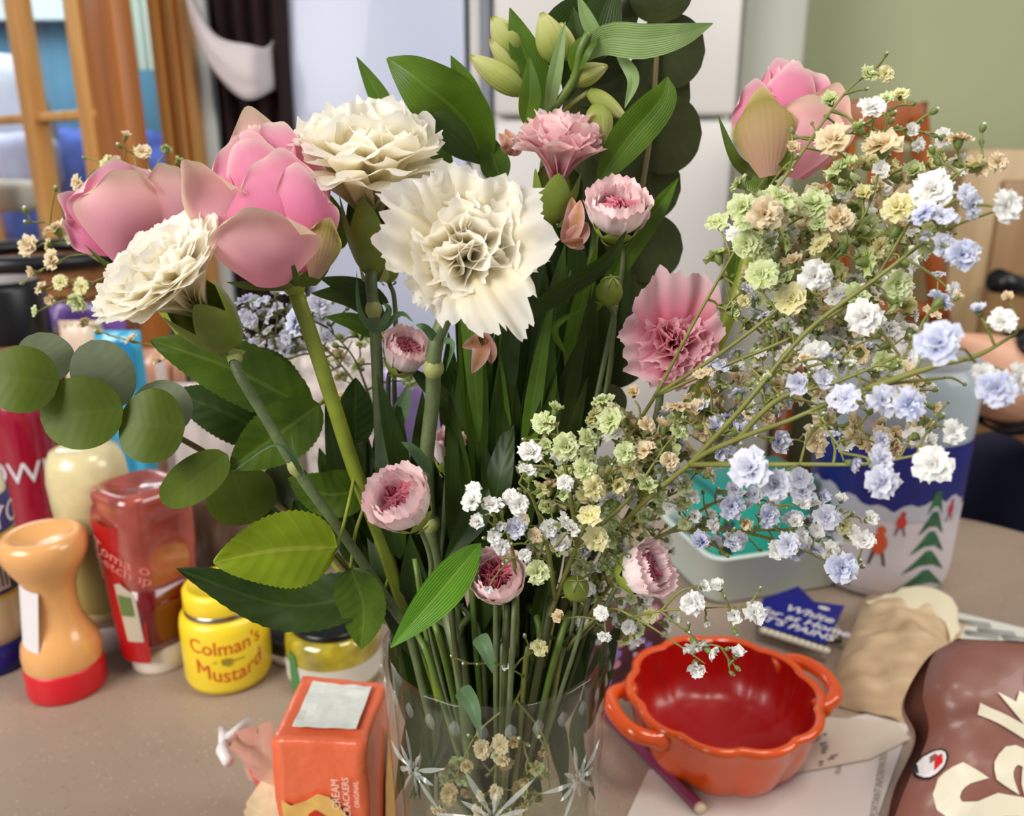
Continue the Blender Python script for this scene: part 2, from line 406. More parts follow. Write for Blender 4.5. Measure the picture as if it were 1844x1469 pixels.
# tall white appliances
def appliance(x0px, x1px, yf, name, label, m, split, rz=0):
    x0, x1 = P(x0px, 120, yf).x, P(x1px, 120, yf).x; wd = x1-x0; cx = (x0+x1)/2
    t = thing(name, label, 'fridge', (cx, yf+.3, -.75))
    MB().box((cx, yf+.34, .3), (wd, .56, 2.1)).build('cabinet', m, t, bevel=.01)
    zs = [-.7]+split+[1.34]
    for a, b in zip(zs[:-1], zs[1:]):
        fd = MB().box((cx, yf+.03, (a+b)/2), (wd, .06, b-a-.012)).build('door', m, t, bevel=.014, bseg=3)
        MB().box((cx, yf+.063, (a+b)/2), (wd*.96, .012, b-a-.03)).build('gasket', m_gasket, fd)
    return t
m_fr = M('reflection_tinted_enamel', S(204, 210, 232), .38, coat=.15)  # white door, its bluish reflection painted into the base colour
appliance(514, 838, 2.36, 'tall_fridge', 'tall white glossy fridge beside the dark curtain', m_fr, [])
appliance(889, 1332, 2.30, 'fridge_freezer', 'white fridge freezer with a seam between its two doors', m_white2, [P(1100, 212, 2.3).z])
x0, x1 = P(842, 120, 2.36).x, P(884, 120, 2.36).x
t = thing('filler_strip', 'narrow grey and white strip filling the gap between two fridges', 'panel', ((x0+x1)/2, 2.4, -.75))
MB().box((x0*.7+x1*.3, 2.42, .3), ((x1-x0)*.5, .05, 2.1)).build('white_strip', m_white2, t, bevel=.005)
MB().box((x0*.25+x1*.75, 2.43, .3), ((x1-x0)*.5, .05, 2.1)).build('grey_strip', m_gasket, t, bevel=.005)
x0, x1 = P(1334, 120, 2.45).x, P(1450, 120, 2.45).x
o = MB().box(((x0+x1)/2, 2.72, .3), (x1-x0, .52, 2.1)).build('end_panel', m_grey, bevel=.012)
tag(o, 'grey white end panel between fridge freezer and green wall', 'panel')

# chair behind the gypsophila
ch = thing('wooden_chair', 'orange brown wooden chair behind the rainbow gypsophila', 'chair', P(1580, 275, 2.0)*1.0)
ORG[ch] = V((P(1580, 275, 2.0).x, 2.0, -.75)); ch.location = ORG[ch]
def bar(parent, name, a, b, r, m=None): return MB().tube([a, (V(a)+V(b))/2, b], r, 10).build(name, m or m_chair, parent)
xl, xr = P(1492, 220, 2.0).x, P(1660, 220, 2.0).x
mb = MB(); rows = []
for i in range(13):
    u = i/12; x = xl+(xr-xl)*u; y = 2.0+.02*math.sin(PI*u)
    zt = P(1580, 188, 2.0).z+.012*math.sin(PI*u); zb = zt-.085
    rows.append([V((x, y-.012, zb)), V((x, y-.012, zt)), V((x, y+.012, zt)), V((x, y+.012, zb))])
mb.grid(rows, wrap=True); mb.f += [(0, 1, 2, 3), (51, 50, 49, 48)]; mb.mi += [0, 0]; mb.build('top_rail', m_chair, ch, bevel=.006)
bar(ch, 'back_post', (xr-.01, 2.0, P(1640, 210, 2.0).z), P(1700, 640, 1.9), .022)
bar(ch, 'back_post', (xl+.01, 2.0, P(1500, 210, 2.0).z), P(1500, 640, 1.9), .022)
for k in range(3):
    x = xl+(xr-xl)*(.25+.25*k); bar(ch, 'spindle', (x, 2.0, P(1580, 230, 2.0).z), (x+.01, 1.93, P(1580, 640, 1.9).z), .012)
bar(ch, 'rail', P(1490, 560, 1.91), P(1700, 560, 1.91), .022)
sz = P(1580, 640, 1.9).z
MB().box(((xl+xr)/2+.02, 1.9-.12, sz-.0), (.42, .42, .03)).build('seat', m_chair, ch, bevel=.01)
for a_ in (-1, 1):
    for b_ in (-1, 1): bar(ch, 'leg', ((xl+xr)/2+.02+a_*.17, 1.78+b_*.17, sz), ((xl+xr)/2+.02+a_*.19, 1.78+b_*.19, -.75), .02)

# beige cabinet on the right
x0 = P(1722, 400, 2.2).x; zt = P(1790, 268, 2.2).z
cb = thing('kitchen_cabinet', 'beige wooden cabinet with tan panel at the far right edge', 'cabinet', (x0+.5, 2.4, -.75))
MB().box((x0+.55, 2.45, (zt-.75)/2), (1.1, .5, zt+.75)).build('carcass', m_beige, cb, bevel=.005)
MB().box((x0+.16, 2.192, (zt-.75)/2-.03), (.12, .012, zt+.66)).build('panel', m_beige_d, cb, bevel=.003)
MB().box((x0+.26, 2.188, (zt-.75)/2), (.06, .03, zt+.72)).build('stile', m_beige, cb, bevel=.003)
MB().tube([P(1795, 505, 1.9), P(1822, 512, 1.92), P(1900, 528, 2.0)], [.028, .024, .024], 14).build('handle', m_black, cb)
bar(cb, 'handle_post', P(1880, 524, 1.98), P(1880, 524, 1.98)+V((0, .22, 0)), .012, m_black)

# ------------------------------------------------------------------ worktop
def table_mat():
    m, t, ns, ls, b = nt('speckled_worktop')
    tc = ns.new('ShaderNodeTexCoord')
    n = ns.new('ShaderNodeTexNoise'); n.inputs['Scale'].default_value = 6; n.inputs['Detail'].default_value = 4
    r = ramp(ns, [(.3, S(152, 134, 118)), (.7, S(168, 147, 129))])
    n2 = ns.new('ShaderNodeTexVoronoi'); n2.inputs['Scale'].default_value = 240
    r2 = ramp(ns, [(.0, (1, 1, 1, 1)), (.16, (1, 1, 1, 1)), (.24, (0, 0, 0, 1))])
    n3 = ns.new('ShaderNodeTexNoise'); n3.inputs['Scale'].default_value = 300
    r3 = ramp(ns, [(.4, S(118, 98, 86)), (.6, S(196, 176, 158))])
    mx = ns.new('ShaderNodeMix'); mx.data_type = 'RGBA'
    ml = ns.new('ShaderNodeMath'); ml.operation = 'MULTIPLY'; ml.inputs[1].default_value = .85
    for q in (n, n2, n3): ls.new(tc.outputs['Object'], q.inputs['Vector'])
    ls.new(n.outputs['Fac'], r.inputs['Fac']); ls.new(n2.outputs['Distance'], r2.inputs['Fac']); ls.new(n3.outputs['Fac'], r3.inputs['Fac'])
    ls.new(r2.outputs['Color'], ml.inputs[0]); ls.new(ml.outputs[0], mx.inputs[0]); ls.new(r.outputs['Color'], mx.inputs[6]); ls.new(r3.outputs['Color'], mx.inputs[7])
    ls.new(mx.outputs[2], b.inputs['Base Color']); b.inputs['Roughness'].default_value = .42
    return m
m_table = table_mat()
outl = [(-1.5, .12), (.82, .12), (.76, .80)]
for k in range(9):
    a = k/8; p0, p1, p2 = V((.735, .86)), V((.70, .985)), V((.60, 1.04)); q = p0*(1-a)**2+p1*2*a*(1-a)+p2*a*a; outl.append((q.x, q.y))
outl += [(.45, 1.075), (.1, 1.25), (-.35, 1.62), (-1.5, 1.72)]
n = len(outl)
mb = MB(); mb.add([(x, y, 0) for x, y in outl]+[(x, y, -.04) for x, y in outl], [tuple(range(n)), tuple(range(2*n-1, n-1, -1))]+[(i, i+n, (i+1) % n+n, (i+1) % n) for i in range(n)])
tb = thing('worktop', 'speckled beige laminate worktop with rounded corner', 'worktop', (0, .8, -.75))
mb.build('top', m_table, tb, smooth=False, bevel=.006)
for x, y in ((-1.3, .4), (.6, .3), (-1.2, 1.5), (.5, .95)): MB().box((x, y, -.395), (.06, .06, .71)).build('leg', m_beige, tb)

# ================================================================== THINGS ON THE WORKTOP
def upright(px, py, wpx):
    F = T(px, py); r = px2m(wpx/2, F); d = V((F.x, F.y, 0)).normalized()
    for _ in range(3): c = F+d*r; r = px2m(wpx/2, c)
    return c, r
def topz(c, px, py): return P(px, py, c.y).z
def lathe_part(name, prof, c, m, parent, seg=40, **k):
    return MB().lathe(prof, c, seg, **k).build(name, m, parent)
def text_part(name, s, size, c, r, face, z, m, parent, italic=False, sx=1.0, arc=0, tilt=0, rfun=None, eps=.0005):
    vs, fs = text_polys(s, size, italic)
    wd = max(v.x for v in vs)
    vs = [V((v.x*sx, v.y+arc*(v.x/wd)**2+tilt*v.x, 0)) for v in vs]
    a, b = wrap_cyl(vs, fs, c, r, face, z, eps, rfun)
    return MB().add(a, b).build(name, m, parent, smooth=False)
def pinterp(prof):
    def f(z):
        for (r0, z0), (r1, z1) in zip(prof[:-1], prof[1:]):
            if z0 <= z <= z1 and z1 > z0: return r0+(r1-r0)*(z-z0)/(z1-z0)
        return prof[0][0]
    return f

# orange sauce bottle standing on its red cap
c, r = upright(130, 1268, 130); h = topz(c, 87, 958)
t = thing('sauce_bottle', 'orange squeezy sauce bottle standing on its red cap', 'bottle', c)
lathe_part('cap', [(0, 0), (r*.96, 0), (r, .003), (r*1.0, h*.17), (r*.97, h*.185), (0, h*.185)], c, M('red_cap', S(206, 24, 38), .35), t)
m_sauce = M('orange_sauce_bottle', S(228, 168, 102), .24, coat=.5, sss=.15)
pf = [(.97, .185), (1.0, .21), (1.0, .27), (.95, .33), (.80, .39), (.64, .47), (.585, .56), (.60, .65), (.68, .72), (.86, .79), (1.02, .86), (1.08, .92), (1.05, .965), (.96, .99), (.86, 1.0), (.7, .985), (.4, .955), (0, .945)]
lathe_part('body', [(a*r, b*h) for a, b in pf], c, m_sauce, t, seg=48, mod=lambda a, z, rr: 1-.10*math.exp(-((z/h-.56)/.16)**2)*(math.cos(2*(a-face_angle(c)))*.5+.5))
rf = pinterp([(a*r, b*h) for a, b in pf[:14]])
a_, b_ = wrap_cyl(*poly([(-.016, -.03), (.016, -.034), (.014, .02), (-.012, .026)]), c, r, face_angle(c)-1.15, h*.56, .0005, lambda z: rf(z)*.98)
MB().add(a_, b_).build('label', M('white_label', S(226, 220, 220), .5), t)

# mayonnaise bottle at the left edge
c, r = upright(-2, 1222, 136); h = topz(c, -40, 790)
t = thing('mayonnaise_bottle', 'mayo bottle with a navy label standing on its blue cap', 'bottle', c)
lathe_part('cap', [(0, 0), (r*.92, 0), (r*.94, .003), (r*.94, h*.13), (0, h*.13)], c, M('navy_cap', S(16, 22, 112), .35), t)
m_mayo = M('mayonnaise', S(226, 216, 184), .25, coat=.5, sss=.2)
pf = [(0, .13), (.9, .13), (1.0, .2), (1.02, .5), (1.0, .75), (.94, .86), (.8, .95), (.55, 1.0), (0, 1.0)]
lathe_part('body', [(a*r, b*h) for a, b in pf], c, m_mayo, t)
rr = r*1.025
MB().lathe([(rr, h*.36), (rr*1.002, h*.5), (rr, h*.77)], c, 40).build('label', M('navy_label', S(58, 52, 124), .4), t)
for z0, z1 in ((.60, .615), (.345, .36)): MB().lathe([(rr*1.006, h*z0), (rr*1.006, h*z1)], c, 40).build('label_band', M('yellow_band', S(206, 176, 44), .4), t)
m_lett = M('white_lettering', S(222, 218, 222), .5)
text_part('lettering', 'MAYO', .030, c, rr, face_angle(c)+.42, h*.675, m_lett, t, eps=.001)
text_part('lettering', 'REAL', .016, c, rr, face_angle(c)+.44, h*.735, m_lett, t, eps=.001)
MB().add(*wrap_cyl(*poly([(-.01, -.02), (.012, -.02), (.012, .02), (-.01, .02)]), c, rr, face_angle(c)+.35, h*.47, .001)).build('barcode_panel', m_lett, t)
for k in range(5): MB().add(*wrap_cyl(*poly([(-.008+k*.004, -.016), (-.0062+k*.004, -.016), (-.0062+k*.004, .005), (-.008+k*.004, .005)]), c, rr, face_angle(c)+.35, h*.465, .0016)).build('barcode_bar', m_black, t)

# cream dressing bottle behind
c, r = upright(208, 1172, 98); h = topz(c, 150, 800); r *= 1.18
t = thing('dressing_bottle', 'half empty cream dressing bottle standing on its white cap', 'bottle', c)
lathe_part('cap', [(0, 0), (r*.84, 0), (r*.86, .002), (r*.86, h*.13), (0, h*.13)], c, M('white_cap', S(214, 206, 204), .4), t)
m_cream = M('cream_dressing', S(214, 200, 152), .25, coat=.5, sss=.15, var=.1, vscale=40)
pf = [(0, .13), (.86, .13), (.98, .2), (1.0, .4), (1.0, .62), (1.06, .72), (1.1, .84), (1.05, .92), (.9, .98), (.6, 1.0), (0, .985)]
lathe_part('body', [(a*r, b*h) for a, b in pf], c, m_cream, t)
MB().lathe([(r*1.012, h*.22), (r*1.014, h*.4), (r*1.012, h*.62)], c, 40).build('label', M('olive_label', S(150, 132, 74), .4), t)
MB().add(*wrap_cyl(*poly([(-.008, -.05), (.008, -.05), (.008, .05), (-.008, .05)]), c, r*1.014, face_angle(c)+1.0, h*.45, .001)).build('label_edge', M('green_label_edge', S(120, 122, 30), .4), t)

# ketchup bottle
c, r = upright(296, 1213, 100); h = topz(c, 270, 868)
t = thing('ketchup_bottle', 'clear ketchup bottle with a red label standing on its white cap', 'bottle', c)
lathe_part('cap', [(0, 0), (r*.98, 0), (r, .003), (r*.98, h*.14), (0, h*.14)], c, M('cream_white_cap', S(222, 210, 196), .4), t)
m_ket = M('dark_ketchup', S(104, 4, 8), .2, coat=.7)
m_ketc = M('ketchup_smeared_plastic', S(150, 66, 54), .18, coat=.8, var=.45, vscale=28)
Wk = 1.5
sq = lambda a, z, rr: 1/max(abs(math.cos(a-face_angle(c)-.5))**4+abs(math.sin(a-face_angle(c)-.5))**4, .01)**.25*.92
lathe_part('ketchup', [(0, h*.142), (r*1.0, h*.142), (r*1.12, h*.2), (r*1.3, h*.35), (r*1.42, h*.52), (0, h*.52)], c, m_ket, t, seg=48, mod=sq)
lathe_part('body', [(r*1.42, h*.52), (r*1.5, h*.68), (r*1.52, h*.84), (r*1.46, h*.90), (r*1.38, h*.93), (r*1.42, h*.95), (r*1.36, h*.985), (r*1.1, h*1.0), (r*.9, h*.98), (0, h*.97)], c, m_ketc, t, seg=48, mod=sq)
fk = face_angle(c)-.62; rk = lambda z: r*(1.18+.36*min(1, z/h/.7))
MB().add(*wrap_cyl(*poly([(-.03, -.085), (.012, -.085), (.018, .03), (.004, .055), (-.03, .06)]), c, 0, fk, h*.56, .0014, rk)).build('label', M('red_label', S(170, 14, 18), .35), t)
MB().add(*wrap_cyl(*poly([(-.006, -.05), (.010, -.05), (.010, .0), (-.002, .012), (-.008, .01)]), c, 0, fk, h*.50, .0022, rk)).build('label_panel', M('cream_panel', S(196, 182, 160), .45), t)
MB().add(*wrap_cyl(*poly([(-.006, -.02), (.006, -.02), (.006, .0), (-.006, .002)]), c, 0, fk, h*.49, .003, rk)).build('label_motif', M('green_motif', S(96, 120, 56), .45), t)
text_part('lettering', 'Tomato', .016, c, 0, fk, h*.70, M('pink_lettering', S(226, 130, 120), .5), t, italic=True, tilt=-.55, rfun=rk, eps=.0026)
text_part('lettering', 'Ketchup', .015, c, 0, fk, h*.64, bpy.data.materials['pink_lettering'], t, italic=True, tilt=-.55, rfun=rk, eps=.0026)

# mustard jar
c, r = upright(420, 1256, 150); h = topz(c, 392, 1046)
t = thing('mustard_jar', 'yellow mustard jar with red lettering and a yellow lid', 'jar', c)
m_yel = M('yellow_label', S(246, 214, 44), .35, coat=.3)
lathe_part('body', [(0, 0), (r*.75, 0), (r*.93, h*.03), (r, h*.10), (r*1.0, h*.62), (r*.97, h*.70), (r*.9, h*.745), (0, h*.745)], c, m_yel, t, seg=48)
lathe_part('metal_band', [(r*.84, h*.735), (r*.86, h*.75), (r*.86, h*.79), (r*.83, h*.80)], c, M('silver_band', S(170, 160, 150), .2, metal=1), t)
lathe_part('lid', [(0, h*.79), (r*.83, h*.79), (r*.86, h*.81), (r*.85, h*.96), (r*.80, h*.995), (r*.72, h), (r*.70, h*.99), (0, h*.99)], c, m_yel, t, seg=48)
m_red = M('red_lettering', S(206, 74, 14), .5)
fa = face_angle(c)-.05
text_part('lettering', "Colman's", r*.50, c, r, fa, h*.52, m_red, t, sx=.92, arc=.004)
text_part('lettering', 'Mustard', r*.52, c, r, fa+.06, h*.24, m_red, t, sx=.92, arc=.010)
m_faint = M('olive_print', S(150, 128, 30), .5)
MB().add(*wrap_cyl(*poly(blob(0, 0, .0055, .004, 10, .5)), c, r, fa, h*.385, .0006)).build('emblem', m_faint, t)
for s_ in (-1, 1): MB().add(*wrap_cyl(*poly([(s_*.008-.004, -.0006), (s_*.012+.004, -.0006), (s_*.012+.004, .0006), (s_*.008-.004, .0006)]), c, r, fa, h*.39, .0006)).build('print_line', m_faint, t)

# pickle jar
c, r = upright(608, 1262, 166); h = topz(c, 600, 1108)
t = thing('pickle_jar', 'glass jar of yellow green pickle with a dark metal lid', 'jar', c)
lathe_part('body', [(0, 0), (r*.9, 0), (r, .006), (r, h*.72), (r*.96, h*.82), (r*.84, h*.90), (0, h*.90)], c, M('yellow_green_pickle', S(158, 142, 34), .12, coat=1, var=.4, vscale=60), t, seg=48)
lathe_part('lid', [(0, h*.9), (r*.84, h*.9), (r*.86, h*.915), (r*.86, h*.985), (r*.82, h), (0, h)], c, M('dark_metal_lid', S(60, 60, 58), .2, metal=.9), t)
MB().lathe([(r*1.008, .01), (r*1.008, h*.50)], c, 48).build('label', M('pale_label', S(206, 200, 188), .45), t)
MB().add(*wrap_cyl(*poly([(-.016, -.02), (.0, -.02), (-.006, .018), (-.016, .02)]), c, r*1.008, face_angle(c)-.75, h*.38, .0006)).build('label_motif', M('leaf_green_print', S(70, 130, 70), .45), t)

# cream cracker packet
zt = .125
A_, B_, C_, D_ = [T(px, py, zt) for px, py in ((487, 1332), (660, 1338), (698, 1228), (545, 1214))]
ctr = (A_+B_+C_+D_)/4; ctr.z = 0
t = thing('cracker_packet', 'orange packet of cream crackers standing torn open beside the vase', 'packet', ctr)
m_or = M('orange_foil', S(232, 108, 66), .3, coat=.4, bump=.5, bscale=90)
def edgept(p, z): return V((ctr.x+(p.x-ctr.x)*(1-.04*(1-z/zt)), ctr.y+(p.y-ctr.y)*(1-.04*(1-z/zt)), z))
rim = []
for a_, b_ in ((A_, B_), (B_, C_), (C_, D_), (D_, A_)):
    for k in range(8): rim.append(a_.lerp(b_, k/8))
def wr(p, s=.0022): return p+V((noise.noise(p*70), noise.noise(p*70+V((9, 0, 0))), noise.noise(p*70+V((0, 9, 0)))))*s
rows = []
for z in (.0, .02, .05, .08, .105, .119, .1235): rows.append([wr(edgept(p, z), .002 if z < .12 else .001) for p in rim])
for sc, z in ((.95, .125), (.82, .1245), (.6, .124), (.3, .1235), (.02, .1235)): rows.append([wr(V((ctr.x+(p.x-ctr.x)*sc, ctr.y+(p.y-ctr.y)*sc, z)), .0012) for p in rim])
MB().grid(rows, wrap=True).build('wrapper', m_or, t)
rows = []
for i in range(9):
    row = []
    for j in range(9):
        u, v_ = .17+.68*i/8, .16+.70*j/8
        p = A_.lerp(B_, u).lerp(D_.lerp(C_, u), v_); p.z = zt+.0018+.0012*noise.noise(p*140)
        row.append(p)
    rows.append(row)
MB().grid(rows).build('end_seal', M('white_seal_film', S(222, 222, 212), .3, bump=.4, bscale=120), t, smooth=False)
ex = (B_-A_).normalized(); nrm = V((ex.y, -ex.x, 0)).normalized()
wd = (B_-A_).length
def front(u, z, d=.0022): q = edgept(A_.lerp(B_, u), z); return q+nrm*d
m_ct = M('cream_lettering', S(240, 214, 196), .5)
def front_text(s, size, u, z, dd=.0034):
    vs, fs = text_polys(s, size)
    MB().add([front(u, z, dd)+ex*(-v.y)+V((0, 0, v.x)) for v in vs], fs).build('lettering', m_ct, t, smooth=False)
front_text('CREAM', .0072, .66, .0885); front_text('CRACKERS', .0062, .77, .0865); front_text('ORIGINAL', .0044, .88, .089)
m_crk = M('cracker_picture', S(226, 178, 98), .45, var=.15, vscale=90)
MB().add([front(u, z, .0028) for u, z in ((.06, .0), (.96, .0), (.94, .045), (.74, .074), (.58, .086), (.46, .088), (.32, .082), (.16, .078), (.06, .082))], [tuple(range(9))]).build('cracker_picture', m_crk, t, smooth=False)
MB().add([front(u, z, .0034) for u, z in ((.34, .04), (.78, .04), (.70, .062), (.56, .070), (.42, .076), (.34, .072))], [tuple(range(6))]).build('tomato_picture', M('tomato_red', S(196, 44, 18), .4), t, smooth=False)
ey = (C_-B_).normalized(); nr2 = V((ey.y, -ey.x, 0))
MB().add([edgept(B_.lerp(C_, u), z)+nr2*.0026 for u, z in ((.35, .0), (.95, .0), (.95, .09), (.8, .098), (.55, .065))], [(0, 1, 2, 3, 4)]).build('cracker_picture', m_crk, t, smooth=False)
# torn wrapper flap
m_flap = film_mat('peach_film', S(226, 170, 150), .35, .25)
pts0 = [T(490, 1300, .115), T(455, 1310, .10), T(425, 1318, .085), T(398, 1305, .08)]
pts1 = [T(520, 1440, .02), T(480, 1420, .02), T(440, 1385, .03), T(410, 1340, .055)]
rows = []
for i in range(12):
    a_, b_ = spline(pts0, 12)[i], spline(pts1, 12)[i]
    rows.append([wr(a_.lerp(b_, k/9), .005) for k in range(10)])
MB().grid(rows).build('torn_film', m_flap, t)
for pts in ([(400, 1312), (405, 1340), (412, 1330), (448, 1296)], [(405, 1330), (400, 1350), (412, 1372)]):
    MB().tube([T(px, py, .08) for px, py in pts], [.003, .0045, .004, .003][:len(pts)], 7).build('film_edge', M('white_film_edge', S(236, 226, 220), .3), t)
MB().box(T(470, 1415, .02), (.004, .004, .05), mat=frame((-.3, 0, 1))).build('tear_strip', M('red_strip', S(206, 84, 80), .4), t)
m_bisc = M('biscuit', S(206, 178, 140), .7, var=.25, vscale=60)
for k in range(3):
    cc = T(520-k*9, 1420+k*20, .03-.008*k); R_ = frame((-.35-.1*k, -.45, .8))
    o = MB().box(cc, (.05, .05, .006), mat=R_).build('cream_cracker', m_bisc, org=cc, bevel=.002)
    tag(o, ['pale cracker topmost of the three poking out of the orange packet', 'pale cracker between two others at the orange packet side', 'pale cracker lowest of the three beside the orange packet'][k], 'cracker', 'loose crackers beside the packet')

# orange casserole pot
zr = .056; c = T(1303, 1243, zr); c.z = 0; R0 = px2m(166, T(1303, 1243, zr))
m_pot = M('orange_glaze', S(228, 84, 12), .16, coat=.5)
m_poti = M('red_orange_glaze', S(172, 6, 0), .34, coat=.15)
t = thing('casserole_pot', 'small orange lobed pot with two loop handles, empty inside', 'pot', c)
ax = math.atan2((T(1478, 1205, zr)-T(1125, 1270, zr)).y, (T(1478, 1205, zr)-T(1125, 1270, zr)).x)
lob = lambda a, z, rr: 1+.075*abs(math.sin((a-ax)*5))**.6-.04
lathe_part('body', [(0, .004), (R0*.62, .004), (R0*.66, .0), (R0*.72, .0), (R0*.80, .006), (R0*.88, .018), (R0*.95, .036), (R0*.99, .050), (R0*1.03, .055), (R0*1.03, .058), (R0*.98, .0595), (R0*.94, .057)], c, m_pot, t, seg=100, mod=lob)
lathe_part('interior', [(R0*.94, .057), (R0*.92, .048), (R0*.88, .03), (R0*.8, .014), (R0*.66, .008), (0, .0075)], c, m_poti, t, seg=100, mod=lob)
for s_ in (-1, 1):
    u_ = V((math.cos(ax)*s_, math.sin(ax)*s_, 0)); v_ = V((-u_.y, u_.x, 0))
    pts = [c+u_*(R0*a)+v_*(R0*b)+V((0, 0, z)) for a, b, z in ((.88, -.42, .047), (1.06, -.40, .050), (1.2, -.28, .052), (1.26, 0, .053), (1.2, .28, .052), (1.06, .40, .050), (.88, .42, .047))]
    MB().tube(spline(pts, 26), [.0085]*3+[.0062]*20+[.0085]*3, 12).build('handle', m_pot, t)

# purple pencil
a_, b_ = T(1090, 1283, .005), T(1258, 1452, .005)
t = thing('pencil', 'purple hexagonal pencil lying under the edge of the orange pot', 'pencil', (a_+b_)/2)
MB().tube([a_, a_.lerp(b_, .5), b_], .0048, 6, cap=True).build('barrel', M('plum_paint', S(128, 48, 84), .3, coat=.4), t, smooth=False)
MB().tube([b_, b_+(b_-a_).normalized()*.005], [.0047, .004], 10).build('end', wood_mat('pale_wood_end', S(206, 176, 150), S(220, 196, 170)), t)

# printed sheets
m_paper = M('white_paper', S(214, 202, 194), .7, var=.03, vscale=8)
m_print = M('grey_print', S(128, 116, 100), .8)
def sheet(name, pix, z, label, cat, mat_, group=None, org=None):
    ps = [T(x, y, z) for x, y in pix]; ctr = sum(ps, V())/len(ps)
    t = thing(name, label, cat, ctr, group)
    MB().add(ps, [tuple(range(len(ps)))]).build('sheet', mat_, t, smooth=False, solid=.0006)
    return t
sh = sheet('leaflet', [(1168, 1386), (1120, 1490), (1570, 1500), (1640, 1300), (1560, 1285)], .0012, 'large white leaflet with a strip of small print under the pot', 'leaflet', m_paper)
p0, p1 = T(1572, 1480, .002), T(1597, 1325, .002); ux = (p1-p0).normalized(); uy = V((-ux.y, ux.x, 0))
for s_, d_, sz in (('IMPORTANT INFORMATION INSIDE', 0, .0072), ('PLEASE READ', .03, .005)):
    vs, fs = text_polys(s_, sz)
    MB().add([p0.lerp(p1, .5)+ux*v.x+uy*(v.y+d_)+V((0, 0, .0012)) for v in vs], fs).build('lettering', m_print, sh, smooth=False)
sh2 = sheet('receipt', [(1428, 1290), (1400, 1398), (1568, 1366), (1640, 1330), (1610, 1300), (1500, 1292)], .0035, 'creased pale receipt lying between the pot and the paper bag', 'receipt', M('cream_paper', S(206, 190, 172), .75, var=.05, vscale=20))
for k in range(12):
    q = T(1482+random.uniform(-14, 20), 1316+k*5.5, .0045); MB().box(q, (.003+random.random()*.004, .0014, .0004), rz=.3).build('print_mark', m_print, sh2)
sh3 = sheet('newspaper', [(1722, 1102), (1860, 1135), (1870, 1200), (1730, 1155)], .004, 'folded newspaper corner with grey print at the right edge', 'newspaper', M('newsprint', S(214, 212, 202), .8))
for k, (x, y, wd) in enumerate(((1755, 1122, .03), (1795, 1138, .034), (1768, 1142, .03), (1812, 1160, .03), (1830, 1150, .024))):
    MB().box(T(x, y, .0052), (wd, .009, .0004), rz=-.25).build('print_block', M('news_grey', S(158, 156, 150), .8), sh3)

# blue card
zc = .016
cp = [T(x, y, zc) for x, y in ((1368, 1124), (1487, 1160), (1521, 1091), (1466, 1084), (1438, 1056), (1373, 1079))]
t = thing('blue_card', 'royal blue card with a curved top and white handwritten words', 'card', sum(cp, V())/6)
MB().add(cp, [tuple(range(6))]).build('card', M('royal_blue_card', S(10, 16, 120), .35), t, smooth=False, solid=.0012)
ux = (cp[1]-cp[0]).normalized(); uy = V((-ux.y, ux.x, 0)); L_ = (cp[1]-cp[0]).length
m_wl = M('white_script', S(206, 200, 206), .6)
for s_, sz, x_, y_ in (('White', .019, .56, .046), ('for at Home', .0175, .56, .028), ("IT'S PAINS", .0165, .50, .012)):
    vs, fs = text_polys(s_, sz, True, .0005)
    MB().add([cp[0]+ux*(L_*x_+v.x)+uy*(y_+v.y)+V((0, 0, .0012)) for v in vs], fs).build('lettering', m_wl, t, smooth=False)
MB().add([cp[0]+ux*(L_*.72+q[0])+uy*(.066+q[1])+V((0, 0, .0012)) for q in blob(0, 0, .006, .004)], [tuple(range(12))]).build('emblem', m_wl, t, smooth=False)
cc = (cp[0]+cp[1]+cp[2])/3; MB().box((cc.x, cc.y+.01, .0065), (.06, .04, .012)).build('backing', M('grey_card', S(150, 140, 120), .7), t)
for k in range(11):
    q = T(1376+k*11, 1136+k*3.6, .012)
    if k == 0: lacet = thing('lace_trim', 'crinkled cream trim lying along the front of the blue card', 'trim', q)
    MB().lathe([(0, -.003), (.0045, -.001), (.005, .002), (0, .004)], q, 8).build('scallop', M('cream_lace', S(214, 206, 184), .8) if k == 0 else bpy.data.materials['cream_lace'], lacet)

# crumpled paper bag
def pillow(name, corners, thick, mat_, parent, n=26, seed=0, wr_=.006, flat=True, power=3):
    a, b, cc_, d = corners; rows = []; low = []
    for i in range(n+1):
        row, rl = [], []
        for j in range(n+1):
            u, v_ = i/n, j/n
            p = a.lerp(b, u).lerp(d.lerp(cc_, u), v_)
            e = (1-abs(2*u-1)**power)*(1-abs(2*v_-1)**power)
            e = max(0, e)**.6
            w_ = noise.noise(p*22+V((seed, 0, 0)))*wr_*e+noise.noise(p*60+V((0, seed, 0)))*wr_*.35
            nn = (b-a).cross(d-a).normalized()
            row.append(p+nn*(thick*e+w_)); rl.append(p-nn*(0 if flat else thick*e+w_))
        rows.append(row); low.append(rl)
    mb = MB(); mb.grid(rows); mb.grid([r_[::-1] for r_ in low])
    return mb.build(name, mat_, parent)
cs = [T(1478, 1262, .002), T(1660, 1310, .002), T(1742, 1128, .002), T(1560, 1072, .002)]
t = thing('paper_bag', 'crumpled pale brown paper bag lying behind the orange pot', 'bag', sum(cs, V())/4)
pillow('bag', cs, .036, wood_mat('brown_kraft_paper', S(176, 142, 104), S(218, 190, 152), 34, 'X', .7), t, wr_=.016, seed=4)
fl = [T(1560, 1085, .03), T(1640, 1056, .034), T(1712, 1076, .03), T(1730, 1135, .02)]
fl2 = [T(1580, 1112, .03), T(1650, 1096, .034), T(1700, 1120, .03), T(1712, 1160, .02)]
